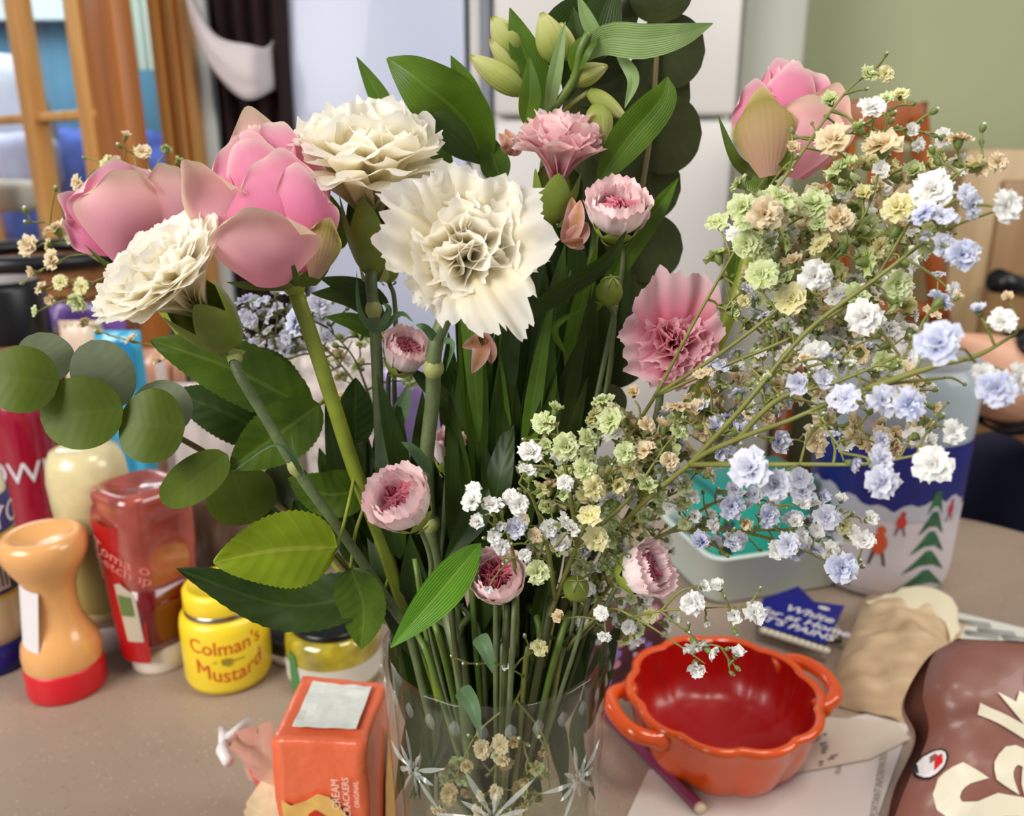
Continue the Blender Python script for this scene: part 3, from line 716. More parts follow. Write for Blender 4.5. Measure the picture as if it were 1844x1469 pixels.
MB().grid([[wr(p, .003) for p in spline(fl, 16)], [wr(p.lerp(q, .5), .003)+V((0, 0, .004)) for p, q in zip(spline(fl, 16), spline(fl2, 16))], [wr(p, .003) for p in spline(fl2, 16)]]).build('rolled_edge', M('cream_paper_edge', S(226, 214, 180), .7), t)

# brown snack bag
bz = [P(1590, 1530, .455), P(1990, 1530, .455), P(1960, 1172, .56), P(1668, 1146, .56)]
t = thing('snack_bag', 'glossy brown snack bag with big cream lettering at the lower right', 'bag', V((bz[0].x+.06, .47, 0)))
m_bag = M('brown_foil', S(132, 84, 70), .42, coat=.12, bump=.22, bscale=16)
nn = (bz[1]-bz[0]).cross(bz[3]-bz[0]).normalized()
if nn.y > 0: nn = -nn
n_ = 34; rows = []
def bagp(u, v_, off=0.0):
    lf = spline([bz[0], P(1630, 1420, .475), P(1672, 1322, .50), P(1662, 1250, .515), P(1680, 1180, .545), P(1720, 1152, .56)], 40)
    k = v_*39; i0 = min(int(k), 38); a_ = lf[i0].lerp(lf[i0+1], k-i0)
    b_ = bz[1].lerp(bz[2], v_)
    p = a_.lerp(b_, u); e = (1-abs(2*u-1)**4)*(1-max(0, 2*v_-1)**5); e = max(0, e)**.5
    w_ = (noise.noise(p*26)*.009+abs(noise.noise(p*48+V((3, 1, 0))))*.009)*max(.06, 1-u*2.4)*e
    return p+nn*(.030*e+w_+off)
for i in range(n_+1): rows.append([bagp(i/n_, j/n_) for j in range(n_+1)])
mb = MB(); mb.grid(rows); mb.grid([[p-nn*(2*(p-bz[0]).dot(nn)) if True else p for p in r_] for r_ in rows]); mb.build('bag', m_bag, t)
m_cl = M('cream_print', S(222, 212, 186), .4)
vs, fs = text_polys('Salted', .100, bold=.0034)
sm = MB(); ang = math.radians(70)
bm = bmesh.new(); bv = [bm.verts.new((p.x, p.y, 0)) for p in vs]
for f in fs:
    try: bm.faces.new([bv[i] for i in f])
    except ValueError: pass
for ax_ in ((1, 0, 0), (0, 1, 0)):
    x = -.2
    while x < .2:
        bmesh.ops.bisect_plane(bm, geom=bm.verts[:]+bm.edges[:]+bm.faces[:], plane_co=V(ax_)*x, plane_no=ax_); x += .006
bm.verts.index_update()
W_, Hh = (bz[1]-bz[0]).length, (bz[3]-bz[0]).length
ov = []
for v in bm.verts:
    x = v.co.x*.66+.082; y = v.co.y*1.12
    X = x*math.cos(ang)-y*math.sin(ang); Yv = x*math.sin(ang)+y*math.cos(ang)
    ov.append(bagp(min(1, max(0, .335+X/W_)), min(1, max(0, .02+Yv/Hh)), .0012))
MB().add(ov, [tuple(v.index for v in f.verts) for f in bm.faces]).build('lettering', m_cl, t); bm.free()
def bagpatch(name, pts, m, off): MB().add([bagp(u, v_, off) for u, v_ in pts], [tuple(range(len(pts)))]).build(name, m, t, smooth=False)
bagpatch('emblem_rim', [(.035+.05*math.cos(a*.5), .28+.055*math.sin(a*.5)) for a in range(13)], m_black, .0014)
bagpatch('emblem_ring', [(.035+.042*math.cos(a*.5), .28+.048*math.sin(a*.5)) for a in range(13)], M('white_print', S(232, 226, 222), .4), .0022)
bagpatch('emblem_wedge', [(.05, .255), (.066, .285), (.045, .315), (.03, .30)], M('bright_red_print', S(206, 10, 14), .4), .003)

# winter scene jar
c, r = upright(1564, 1082, 236); h = topz(c, 1570, 640)
t = thing('winter_jar', 'large glass jar printed with a snowy skating scene and a navy sky', 'jar', c)
m_jar = film_mat('jar_glass', S(220, 228, 232), .80, .06)
pj = [(0, 0), (r*.86, 0), (r*.97, .012), (r*1.0, .03), (r*1.03, h*.5), (r*1.05, h*.9), (r*1.02, h), (r*.99, h), (r*1.0, h*.9), (r*.97, h*.4), (r*.93, .03), (r*.84, .012), (0, .01)]
lathe_part('glass', pj, c, m_jar, t, seg=56)
rj = pinterp(pj[1:6]); fj = face_angle(c)
m_snow = M('snow_print', S(206, 196, 198), .5, var=.06, vscale=30); m_sky = M('navy_print', S(26, 32, 110), .4, var=.2, vscale=20)
zb, zs_, ztp = .004, h*.42, h*.70
MB().lathe([(rj(zb+i*.01)+.0006, zb+i*.01) for i in range(int((zs_-zb)/.01)+2)], c, 56).build('snow_print', m_snow, t)
MB().lathe([(rj(zs_+i*(ztp-zs_)/6)+.0007, zs_+i*(ztp-zs_)/6) for i in range(7)], c, 56).build('sky_print', m_sky, t)
wave = [(-.1+i*.008, .004+.008*abs(math.sin(i*.9))+.006*math.sin(i*.37)) for i in range(26)]
MB().add(*wrap_cyl(*poly([(-.1, -.01)]+wave+[(.1, -.01)]), c, r, fj, zs_, .0012, rj)).build('hill_print', M('grey_snow_print', S(184, 182, 192), .5), t)
m_tr = M('fir_green_print', S(44, 96, 60), .5, var=.35, vscale=80)
def fir(s0, z0, hh, ww):
    for k in range(5):
        f_ = 1-k/5.6; zz = z0+hh*k/5
        MB().add(*wrap_cyl(*poly([(s0-ww*f_, zz-hh*.07), (s0-ww*.3*f_, zz+hh*.02), (s0+ww*.3*f_, zz+hh*.02), (s0+ww*f_, zz-hh*.07), (s0+ww*.1, zz+hh*.17), (s0-ww*.1, zz+hh*.17)]), c, r, fj, 0, .0014, rj)).build('fir_print', m_tr, t, smooth=False)
fir(.056, .022, .115, .034); fir(-.060, .022, .085, .036)
def skater(s0, z0, hh, col, leg):
    m1 = M('skater_coat_print', col, .5); m2 = M('skater_leg_print', leg, .5)
    MB().add(*wrap_cyl(*poly(blob(s0, z0+hh*.62, hh*.2, hh*.3, 12, .2)), c, r, fj, 0, .0016, rj)).build('skater_print', m1, t, smooth=False)
    MB().add(*wrap_cyl(*poly(blob(s0+.001, z0+hh*1.0, hh*.11, hh*.12, 10)), c, r, fj, 0, .0018, rj)).build('skater_print', m1, t, smooth=False)
    for q in (-1, 1): MB().add(*wrap_cyl(*poly([(s0+q*hh*.05, z0+hh*.4), (s0+q*hh*.16, z0), (s0+q*hh*.22, z0), (s0+q*hh*.14, z0+hh*.4)]), c, r, fj, 0, .0016, rj)).build('skater_print', m2, t, smooth=False)
skater(.002, .045, .042, S(206, 84, 44), S(70, 60, 40)); skater(.021, .082, .026, S(190, 54, 40), S(90, 60, 60)); skater(-.03, .012, .034, S(200, 140, 30), S(24, 26, 34))
skater(.078, .095, .024, S(186, 40, 60), S(90, 60, 60))
sw = [M('red_sweet_foil', S(150, 30, 24), .3), M('brown_sweet_foil', S(120, 66, 30), .3), M('purple_sweet_foil', S(90, 30, 80), .3)]
for k in range(12):
    a = k*2.4; q = c+V((math.cos(a)*r*.55*(.5+(k % 3)*.3), math.sin(a)*r*.55*(.5+(k % 3)*.3), h*.62+.012*(k % 4)))
    MB().lathe([(0, -.01), (.012, -.007), (.016, 0), (.012, .008), (0, .011)], q, 10, sx=1.2).build('sweets', sw[k % 3], t)
lathe_part('filling', [(0, .012), (r*.9, .012), (r*.92, h*.62), (0, h*.62)], c, M('pale_filling', S(150, 140, 150), .8), t)

# teal box in a translucent tray
q0, q1, q2 = T(1268, 1062), T(1395, 1090), T(1452, 1040)
ex_ = (q2-q1).normalized(); ey_ = V((-ex_.y, ex_.x, 0)); rz_ = math.atan2(ex_.y, ex_.x)
cc = T(1352, 1030)
t = thing('plastic_tray', 'white translucent tray holding a teal box beside the winter jar', 'tray', (cc.x, cc.y, 0))
m_tray = film_mat('frosted_plastic', S(224, 238, 230), .14, .45)
rows = []
def rrect(wx, wy, rad, z, nn=6):
    out = []
    for sx_, sy_, a0 in ((1, 1, 0), (-1, 1, 90), (-1, -1, 180), (1, -1, 270)):
        for k in range(nn+1):
            a = math.radians(a0+90*k/nn); out.append(V((sx_*(wx/2-rad)+rad*math.cos(a), sy_*(wy/2-rad)+rad*math.sin(a), z)))
    return out
Rz = Matrix.Rotation(math.radians(16), 3, 'Z'); cb0 = V((cc.x, cc.y, 0))
for wx, wy, z in ((.01, .01, .004), (.16, .11, .004), (.16, .11, .0005), (.166, .116, .004), (.176, .126, .056), (.184, .134, .058), (.184, .134, .060), (.172, .122, .060), (.160, .110, .008), (.01, .01, .006)):
    rows.append([cb0+Rz@p for p in rrect(wx, wy, min(.02, wx/2.2), z)])
MB().grid(rows, wrap=True).build('tray', m_tray, t)
bc = cb0+Rz@V((-.012, .004, .062))
t = thing('teal_box', 'turquoise box with a dark slot standing in the white tray', 'box', (bc.x, bc.y, .008))
m_teal = M('turquoise_plastic', S(40, 170, 152), .4, var=.06)
MB().box(bc, (.12, .075, .106), rz=math.radians(16)).build('box', m_teal, t, bevel=.004)
MB().box(bc+Rz@V((-.044, -.038, -.01)), (.012, .003, .07), rz=math.radians(16)).build('slot', M('dark_teal', S(16, 40, 50), .5), t)
MB().box(bc+V((0, 0, .058)), (.124, .079, .012), rz=math.radians(16)).build('lid', M('deep_teal_plastic', S(22, 128, 120), .4), t, bevel=.003)

# floral packet behind the pot
c = T(1128, 1262); c.y += .03
t = thing('tissue_packet', 'plum packet printed with small lilac flowers between vase and pot', 'packet', c)
MB().box(c+V((0, 0, .040)), (.075, .03, .080), rz=.15).build('packet', M('plum_print', S(86, 52, 56), .5, var=.3, vscale=50), t, bevel=.006)
rng = random.Random(4)
mfl = [M('lilac_dot', S(150, 120, 196), .5), M('pink_dot', S(206, 140, 170), .5), M('pale_dot', S(206, 196, 204), .5)]
for k in range(34):
    q = c+Matrix.Rotation(.15, 3, 'Z')@V((rng.uniform(-.034, .034), -.0156, .043+rng.uniform(-.04, .04)))
    R_ = Matrix.Rotation(.15, 3, 'Z'); rr = rng.uniform(.0025, .005)
    MB().add([q+R_@V((x, 0, y)) for x, y in blob(0, 0, rr, rr, 9, .4, rng)], [tuple(range(9))]).build('flower_print', mfl[k % 3], t, smooth=False)

# ------------------------------------------------------------------ clutter at the back left
c, r = upright(18, 700, 150); c = V((P(5, 560, 1.05).x, 1.05, 0)); r = px2m(74, V((c.x, 1.05, .2))); h = P(5, 505, 1.05).z
t = thing('coffee_jar', 'tall brown jar with a black lid at the left edge', 'jar', c)
lathe_part('jar', [(0, 0), (r*.98, 0), (r*1.06, .01), (r*1.06, h*.70), (r*.98, h*.76), (0, h*.76)], c, M('brown_glass', S(140, 84, 54), .15, coat=.8, var=.2, vscale=10), t)
lathe_part('lid', [(0, h*.76), (r*.96, h*.76), (r*.98, h*.775), (r*.98, h*.97), (r*.93, h*.99), (r*.7, h), (0, h)], c, m_black, t)
lathe_part('lid_disc', [(0, h*1.001), (r*.84, h*1.001), (r*.82, h*1.006), (0, h*1.006)], c, M('grey_disc', S(146, 138, 134), .4), t)
MB().lathe([(r*1.07, h*.46), (r*1.07, h*.52)], c, 40).build('label', M('pink_white_label', S(196, 150, 146), .5), t)

c = V((P(70, 470, 1.42).x, 1.42, 0)); r = .15; h = P(70, 448, 1.5).z
t = thing('basket', 'wide brown basket with a black rim behind the jars', 'basket', c)
m_bas = wood_mat('brown_wicker', S(110, 66, 30), S(146, 94, 48), 40, 'X', .7)
lathe_part('side', [(0, 0), (r*.85, 0), (r, h), (r*.97, h), (r*.82, .01), (0, .01)], c, m_bas, t, seg=48)
MB().tube([c+V((r*math.cos(a*.2618), r*math.sin(a*.2618), h)) for a in range(25)], .013, 10, cap=False).build('rim', m_black, t)
for k in range(7):
    z = h*(.5+.065*k); MB().tube([c+V((r*(.85+.15*z/h)*math.cos(a*.1309), r*(.85+.15*z/h)*math.sin(a*.1309), z+.004*math.sin(a*PI/2))) for a in range(49)], .006, 6, cap=False).build('weave', m_bas, t)

def packet(name, px0, px1, py0, py1, Y, m, label, cat='packet', th=.03, rz=0, seed=0, tilt=0, extra=None, stand=True):
    a, b = P(px0, py1, Y), P(px1, py1, Y); top = P((px0+px1)/2, py0, Y).z
    z0 = 0.001 if stand else a.z; wd = (b-a).length; ctr = V(((a.x+b.x)/2, Y, z0))
    t = thing(name, label, cat, ctr)
    Rz_ = Matrix.Rotation(rz, 3, 'Z')@Matrix.Rotation(tilt, 3, 'Y'); rows = []; n = 16
    for sgn in (1, -1):
        rr = []
        for i in range(n+1):
            row = []
            for j in range(n+1):
                u, v_ = i/n*2-1, j/n
                e = max(0, (1-abs(u)**4)*(1-abs(2*v_-1)**4))**.5
                p = V((u*wd/2*(1-.05*(1-abs(2*v_-1))), -sgn*th/2*e, v_*(top-z0)))
                p.y += .010*noise.noise(V((u*2, v_*3, seed)))*e+.004*noise.noise(V((u*7, v_*9, seed)))
                row.append(ctr+Rz_@p)
            rr.append(row)
        rows.append(rr)
    mb = MB(); mb.grid(rows[0]); mb.grid([q[::-1] for q in rows[1]]); mb.build('pouch', m, t)
    for k in (0, 1):
        zz = (top-z0)*(.985 if k else .015); MB().box(ctr+Rz_@V((0, 0, zz)), (wd*.96, .004, (top-z0)*.035), mat=Rz_).build('seal', m, t)
    if extra:
        mc, u0, u1, v0, v1 = extra
        MB().add([ctr+Rz_@V((u*wd/2, -th/2-.008, v_*(top-z0))) for u, v_ in ((u0, v0), (u1, v0), (u1, v1), (u0, v1))], [(0, 1, 2, 3)]).build('printed_panel', mc, t, smooth=False)
    return t
def foil(n_, col): return M(n_, col, .32, coat=.4, var=.08, vscale=12)
packet('snack_packet', 70, 235, 545, 640, 1.16, foil('violet_foil', S(126, 88, 176)), 'violet shiny packet at the back behind the left carnation', seed=1, extra=(M('pale_violet_print', S(186, 170, 206), .4), -.8, .0, .55, .9))
packet('snack_packet', 120, 215, 600, 800, 1.08, foil('mustard_foil', S(206, 156, 36)), 'mustard yellow packet behind the eucalyptus leaves', seed=2)
packet('snack_packet', 140, 215, 578, 800, 1.04, foil('beige_foil', S(214, 190, 166)), 'beige packet leaning behind the eucalyptus leaves', seed=3, th=.02)
packet('snack_packet', 198, 280, 596, 800, 1.0, foil('sky_blue_foil', S(64, 168, 206)), 'sky blue packet under the left white carnation', seed=4, extra=(M('deep_blue_print', S(8, 120, 170), .4), -.2, .9, .75, .97))
packet('snack_packet', 262, 350, 628, 800, 1.10, foil('peach_foil', S(214, 160, 130)), 'peach and white striped packet behind the rose leaves', seed=5, extra=(M('white_stripe_print', S(226, 206, 200), .4), .1, .5, .2, .95))
packet('snack_packet', 330, 470, 690, 960, .92, foil('grey_white_film', S(190, 178, 172)), 'crumpled grey white bag behind the ketchup bottle', seed=6, extra=(M('dark_print', S(70, 60, 84), .4), .1, .5, .86, .93))
packet('snack_packet', 350, 500, 880, 1060, .80, foil('brown_clear_film', S(120, 94, 78)), 'brownish film packet between ketchup bottle and mustard jar', seed=7)
packet('floral_packet', 545, 690, 612, 745, .90, M('pale_floral_paper', S(184, 172, 166), .6, var=.4, vscale=60), 'pale speckled packet seen between the rose and carnation stems', seed=8, th=.04)
packet('gift_bag', 690, 905, 655, 860, 1.0, foil('lavender_paper', S(156, 134, 190)), 'lavender bag seen between the stems behind the bouquet', 'bag', seed=9, th=.06, extra=(M('sage_print', S(140, 150, 116), .5), .0, .9, .25, .62))
packet('gift_bag', 400, 560, 640, 800, 1.05, foil('putty_paper', S(150, 146, 128)), 'putty coloured bag behind the blue gypsophila on the left', 'bag', seed=10, th=.05)
# crimson bottle with white letters
c = V((P(58, 880, .93).x, .93, 0)); r = px2m(46, V((c.x, .93, .15))); h = P(58, 690, .93).z
t = thing('red_bottle', 'crimson bottle with a white band of letters behind the mayo', 'bottle', c)
lathe_part('body', [(0, 0), (r, 0), (r*1.02, .006), (r*1.02, h*.8), (r*.9, h*.93), (r*.5, h), (0, h)], c, M('crimson_plastic', S(150, 8, 40), .2, coat=.6), t)
text_part('lettering', 'OWNE', .036, c, r*1.02, face_angle(c)+.1, P(60, 838, .93).z, m_lett, t, eps=.001)
# black and white dish behind the mustard jar
c = T(545, 1180); c.y += .03
t = thing('small_dish', 'white dish with a black base showing between mustard and pickle jars', 'dish', c)
lathe_part('base', [(0, 0), (.05, 0), (.052, .004), (.052, .010), (0, .010)], c, m_white2, t)
lathe_part('top', [(0, .010), (.050, .010), (.050, .022), (.046, .022), (.044, .013), (0, .013)], c, m_black, t)

# ================================================================== PERSON at the far right
m_skin = M('skin', S(200, 150, 122), .5, sss=.15, var=.05, vscale=25)
m_navy = M('navy_cloth', S(12, 14, 44), .9, bump=.2, bscale=300)
px_ = P(2190, 700, 1.3).x
pel, wst, chs, nck = V((px_, 1.34, -.26)), V((px_, 1.35, -.06)), V((px_, 1.36, .16)), V((px_, 1.36, .30))
hd = V((px_-.01, 1.33, .40)); 
lsh, rsh = V((px_-.17, 1.34, .20)), V((px_+.17, 1.34, .20))
elb = P(2010, 800, 1.08); wri = P(1826, 682, 1.0); pal = P(1756, 656, .985); knu = P(1708, 648, .98)
relb = V((px_+.24, 1.2, -.02)); rwri = V((px_+.10, 1.08, .03)); rpal = V((px_+.05, 1.05, .03))
def skin_mesh(verts, edges, radii, root, mat_, name, parent, sub=2):
    me = bpy.data.meshes.new(name); o0 = ORG[parent]
    me.from_pydata([tuple(V(v)-o0) for v in verts], edges, []); o = bpy.data.objects.new(name+'_cage', me); C.objects.link(o)
    mod = o.modifiers.new('skin', 'SKIN'); mod.use_smooth_shade = True
    for i, rr in enumerate(radii):
        s_ = me.skin_vertices[0].data[i]; s_.radius = rr if hasattr(rr, '__len__') else (rr, rr); s_.use_root = (i == root)
    q = o.modifiers.new('sub', 'SUBSURF'); q.levels = sub; q.render_levels = sub
    dg = bpy.context.evaluated_depsgraph_get(); dg.update()
    m2 = bpy.data.meshes.new_from_object(o.evaluated_get(dg)); m2.name = name; m2.materials.clear(); m2.materials.append(mat_)
    m2.polygons.foreach_set('use_smooth', [True]*len(m2.polygons))
    bpy.data.objects.remove(o)
    b = bpy.data.objects.new(name, m2); C.objects.link(b); b.parent = parent; ORG[b] = o0
    return b
per = thing('person', 'person in navy clothes sitting beyond the jar with a bare forearm and black watch', 'person', (px_, 1.34, -.75))
vv = [pel, wst, chs, nck, hd, hd+V((0, -.005, .12)), lsh, (lsh+elb)/2, elb, (elb+wri)/2, wri, pal, rsh, (rsh+relb)/2, relb, rwri, rpal]
ee = [(0, 1), (1, 2), (2, 3), (3, 4), (4, 5), (2, 6), (6, 7), (7, 8), (8, 9), (9, 10), (10, 11), (2, 12), (12, 13), (13, 14), (14, 15), (15, 16)]
rr = [(.15, .11), (.14, .10), (.15, .10), .055, .078, .072, .06, .062, .064, .068, .062, (.058, .046), .06, .05, .045, .033, .036]
# five bent fingers on the near hand
side = (knu-pal).normalized().cross(V((0, 1, .2))).normalized()
for k, (off, L_) in enumerate(((-1.5, .062), (-.5, .07), (.5, .067), (1.5, .052))):
    b0 = len(vv); k0 = knu+side*(off*.018)
    dirn = (knu-pal).normalized()
    vv += [k0, k0+dirn*L_*.4+V((0, .01, -.006)), k0+dirn*L_*.6+V((0, .03, -.022)), k0+dirn*L_*.5+V((0, .045, -.036))]
    ee += [(11, b0), (b0, b0+1), (b0+1, b0+2), (b0+2, b0+3)]; rr += [.0105, .0095, .0088, .0078]
b0 = len(vv); th = pal+side*.036
vv += [th, th+V((-.025, .02, .0)), th+V((-.045, .035, -.01))]; ee += [(11, b0), (b0, b0+1), (b0+1, b0+2)]; rr += [.013, .011, .0095]
kn = P(1775, 838, 1.17); ft = V((kn.x+.12, 1.2, -.40))
for s_ in (-1, 1):
    b0 = len(vv); vv += ([pel.lerp(kn, .5), kn, ft] if s_ < 0 else [V((px_-.05, 1.2, -.28)), V((px_-.16, 1.12, -.27)), V((px_-.10, 1.14, -.68))])
    ee += [(0, b0), (b0, b0+1), (b0+1, b0+2)]; rr += [.085, .065, .045]
skin_mesh(vv, ee, rr, 0, m_skin, 'body', per)
vv = [pel+V((0, 0, -.04)), wst, chs, nck+V((0, 0, -.04)), lsh, lsh.lerp(elb, .55), rsh, rsh.lerp(relb, .6)]
skin_mesh(vv, [(0, 1), (1, 2), (2, 3), (2, 4), (4, 5), (2, 6), (6, 7)], [(.20, .15), (.20, .15), (.18, .125), .07, .085, .075, .08, .07], 0, m_navy, 'shirt', per)
for s_ in (-1, 1):
    skin_mesh([pel+V((s_*.05, 0, -.02)), pel.lerp(kn, .5), kn, kn.lerp(ft, .9)] if s_ < 0 else [pel+V((0, 0, -.02)), V((px_-.05, 1.2, -.28)), V((px_-.16, 1.12, -.27)), V((px_-.10, 1.14, -.62))], [(0, 1), (1, 2), (2, 3)], [.14, .12, .105, .075], 0, m_navy, 'trouser_leg', per)
d_ = (wri-elb).normalized(); Rw = frame(d_)
mb = MB(); rows = []
wc_ = wri.lerp(elb, .04)
for zz, r_ in ((-.014, .063), (-.012, .067), (.012, .068), (.014, .064)): rows.append([wc_+Rw@V((r_*math.cos(2*PI*k/28), r_*math.sin(2*PI*k/28), zz)) for k in range(28)])
mb.grid(rows, wrap=True); mb.build('watch_strap', m_black, per)
q = wc_+V((-.012, -.03, .05)); MB().lathe([(0, 0), (.017, 0), (.018, .003), (.017, .009), (0, .010)], (0, 0, 0), 24)
mb = MB().lathe([(0, 0), (.017, 0), (.018, .003), (.017, .009), (0, .010)], (0, 0, 0), 24); Rq = frame(V((0, -.45, 1)))
mb.v = [q+Rq@p for p in mb.v]; mb.build('watch_case', m_black, per)
mb = MB(); rows = []
hc = hd+V((0, .012, .07))
for i in range(13):
    ph = -.35+(PI/2+.35)*i/12; rows.append([hc+V((.098*math.cos(ph)*math.cos(2*PI*k/24), .108*math.cos(ph)*math.sin(2*PI*k/24)+.018, .115*math.sin(ph))) for k in range(24)])
mb.grid(rows, wrap=True); mb.build('hair', M('brown_hair', S(70, 46, 32), .6, var=.3, vscale=60), per)
for s_ in (-1, 1): MB().lathe([(0, -.012), (.012, 0), (0, .012)], hd+V((s_*.032, -.068, .06)), 12).build('eye', M('eye', S(60, 50, 44), .2), per)
MB().tube([hd+V((0, -.074, .055)), hd+V((0, -.092, .03)), hd+V((0, -.078, .022))], [.007, .012, .008], 8).build('nose', m_skin, per)
MB().tube([hd+V((-.022, -.068, -.005)), hd+V((0, -.078, -.008)), hd+V((.022, -.068, -.005))], [.003, .006, .003], 8).build('mouth', M('lips', S(176, 96, 92), .5), per)
# the stool this person sits on
sc_ = thing('wooden_stool', 'wooden stool under the person in navy', 'stool', (px_, 1.36, -.75))
MB().lathe([(0, 0), (.17, 0), (.185, .008), (.185, .022), (.17, .03), (0, .03)], (px_, 1.36, -.50), 32).build('seat', m_chair, sc_)
for a_ in (-1, 1):
    for b_ in (-1, 1): bar(sc_, 'leg', (px_+a_*.10, 1.36+b_*.10, -.49), (px_+a_*.16, 1.36+b_*.16, -.75), .016)

# ================================================================== VASE
VC = V((P(893, 1172, .392).x, .392, 0)); VH = .222; VR = .0605
vs_ = thing('crystal_vase', 'cut crystal vase with star patterns holding the bouquet', 'vase', VC)
m_crys = glass_mat('crystal', (.965, .98, .965, 1), .07)
sc = lambda a, z, rr: 1+.006*math.cos(20*a)*max(0, (z-VH+.012)/.012)
pv = [(0, 0), (VR*.86, 0), (VR*.9, .006), (VR*.9, .02), (VR*.94, .10), (VR*.985, .18), (VR, VH-.008), (VR*.995, VH-.002), (VR*.975, VH), (VR*.945, VH-.002), (VR*.93, VH-.012), (VR*.91, .18), (VR*.87, .10), (VR*.82, .03), (VR*.76, .022), (0, .02)]
MB().lathe(pv, VC, 120, mod=sc).build('vessel', m_crys, vs_)
m_cut = M('frosted_cut_facet', S(214, 218, 208), .1, spec=.9, coat=1, alpha=.40)
rv = pinterp(pv[2:7]); fv = face_angle(VC)
m_thumb = M('polished_thumb_facet', S(206, 212, 204), .08, spec=.9, coat=1, alpha=.20)
def sliver(s0, z0, ang, l0, l1, wd, name='star_cut'):
    ca, sa = math.cos(ang), math.sin(ang); rows = []
    for i in range(9):
        u = i/8; L = l0+(l1-l0)*u; w_ = wd*math.sin(PI*min(1, u*.96+.04))**.8
        row = []
        for k in (-1, -.5, 0, .5, 1):
            s = s0+L*ca-k*w_*sa; z = z0+L*sa+k*w_*ca
            r_ = rv(z)+.0004+.0016*(1-abs(k))*math.sin(PI*u); a = fv+s/r_
            row.append(VC+V((r_*math.cos(a), r_*math.sin(a), z)))
        rows.append(row)
    MB().grid(rows).build(name, m_cut if name == 'star_cut' else m_thumb, vs_, smooth=False)
for s0, z0, sz in ((-.002, .158, 1.0), (-.047, .172, .8), (.046, .165, .8)):
    for k in range(10):
        a = math.radians(90+36*k+(27 if s0 == -.002 else 10)); L = (.030 if k % 2 == 0 else .018)*sz
        sliver(s0, z0, a, .004, L, .0019*sz)
    for k in range(10): sliver(s0, z0, math.radians(k*36+8), .001, .008*sz, .0009)
for k in range(26):
    s = (k-12.5)*.0135; sliver(s, VH-.0135, PI/2, -.0045, .0045, .0030, 'rim_thumbprint')
MB().lathe([(0, .0215), (VR*.815, .0225), (VR*.865, .10), (VR*.885, .138), (VR*.87, .1385), (0, .1385)], VC, 60).build('water', glass_mat('water', (.95, .97, .90, 1), .0), vs_)

# ================================================================== FLOWER MATERIALS
m_stem_car = M('blue_green_stem', S(98, 112, 70), .5, var=.22, vscale=120, bump=.2, bscale=300)
m_node = M('pale_green_node', S(160, 164, 96), .5)
m_stem_rose = M('bright_green_stem', S(138, 150, 44), .45, var=.18, vscale=80)
m_stem_alst = M('alstroemeria_stem', S(92, 116, 44), .45, var=.25, vscale=60)
m_stem_gyp = M('olive_twig', S(128, 130, 62), .5, var=.2, vscale=100)
m_stem_gypd = M('dark_twig', S(70, 74, 34), .5)
m_stem_euc = M('brown_green_twig', S(112, 98, 54), .5)
m_calyx = M('carnation_calyx', S(118, 136, 50), .42, var=.22, vscale=70)
m_calyx_b = M('bud_calyx', S(140, 156, 60), .42, var=.15, vscale=70)
m_budg = M('green_bud', S(112, 128, 40), .4, var=.2, vscale=80)
ivory = [(0, S(206, 200, 130)), (.3, S(246, 238, 200)), (.75, S(252, 246, 226)), (1, S(255, 252, 244))]
m_ivory = petal_mat('ivory_petal', ivory, .55)
m_pinkc = petal_mat('pink_petal', [(0, S(196, 24, 76)), (.3, S(238, 112, 148)), (.65, S(248, 168, 186)), (1, S(253, 214, 220))], .45)
m_pinkp = petal_mat('pale_pink_petal', [(0, S(230, 150, 164)), (.45, S(242, 186, 194)), (1, S(252, 222, 222))])
m_bpale = petal_mat('bud_pale_petal', [(0, S(255, 246, 240)), (.6, S(255, 238, 234)), (.92, S(253, 226, 226)), (1, S(251, 212, 216))], .15)
m_bcrim = petal_mat('bud_crimson_petal', [(0, S(150, 10, 50)), (.55, S(206, 40, 92)), (.85, S(226, 84, 124)), (1, S(244, 176, 190))])
m_rosein = petal_mat('rose_inner_petal', [(0, S(220, 100, 140)), (.5, S(236, 140, 176)), (.8, S(242, 168, 192)), (.93, S(247, 198, 206)), (1, S(246, 226, 212))], vein=10)
m_roseout = petal_mat('rose_outer_petal', [(0, S(238, 158, 180)), (.4, S(240, 178, 188)), (.72, S(240, 194, 184)), (.92, S(234, 204, 182)), (1, S(224, 208, 172))], vein=10)
m_rosegreen = petal_mat('rose_green_guard_petal', [(0, S(214, 170, 150)), (.4, S(196, 168, 120)), (.75, S(160, 150, 76)), (1, S(206, 186, 130))], vein=60)
m_sepal = leaf_mat('sepal_green', S(74, 98, 30), S(104, 124, 46), S(130, 150, 70))
m_rleaf = leaf_mat('rose_leaf', S(66, 92, 14), S(90, 118, 24), S(128, 146, 60), 'pin', vs=.10, bs=.10, mrs=.4)
m_rleafb = leaf_mat('bright_rose_leaf', S(116, 138, 8), S(140, 160, 20), S(180, 188, 80), 'pin', vs=.10, bs=.10, mrs=.4)
m_rleafd = leaf_mat('dark_rose_leaf', S(40, 62, 14), S(56, 80, 22), S(84, 104, 44), 'pin', vs=.10, bs=.10, mrs=.4)
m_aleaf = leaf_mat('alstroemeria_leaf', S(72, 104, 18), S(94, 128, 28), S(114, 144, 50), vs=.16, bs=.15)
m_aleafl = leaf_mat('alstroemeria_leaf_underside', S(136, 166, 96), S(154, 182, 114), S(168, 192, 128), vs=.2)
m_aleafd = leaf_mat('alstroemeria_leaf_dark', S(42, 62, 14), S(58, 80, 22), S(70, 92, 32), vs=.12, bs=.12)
m_cleaf = leaf_mat('carnation_leaf', S(84, 118, 76), S(108, 138, 98), S(120, 150, 110))
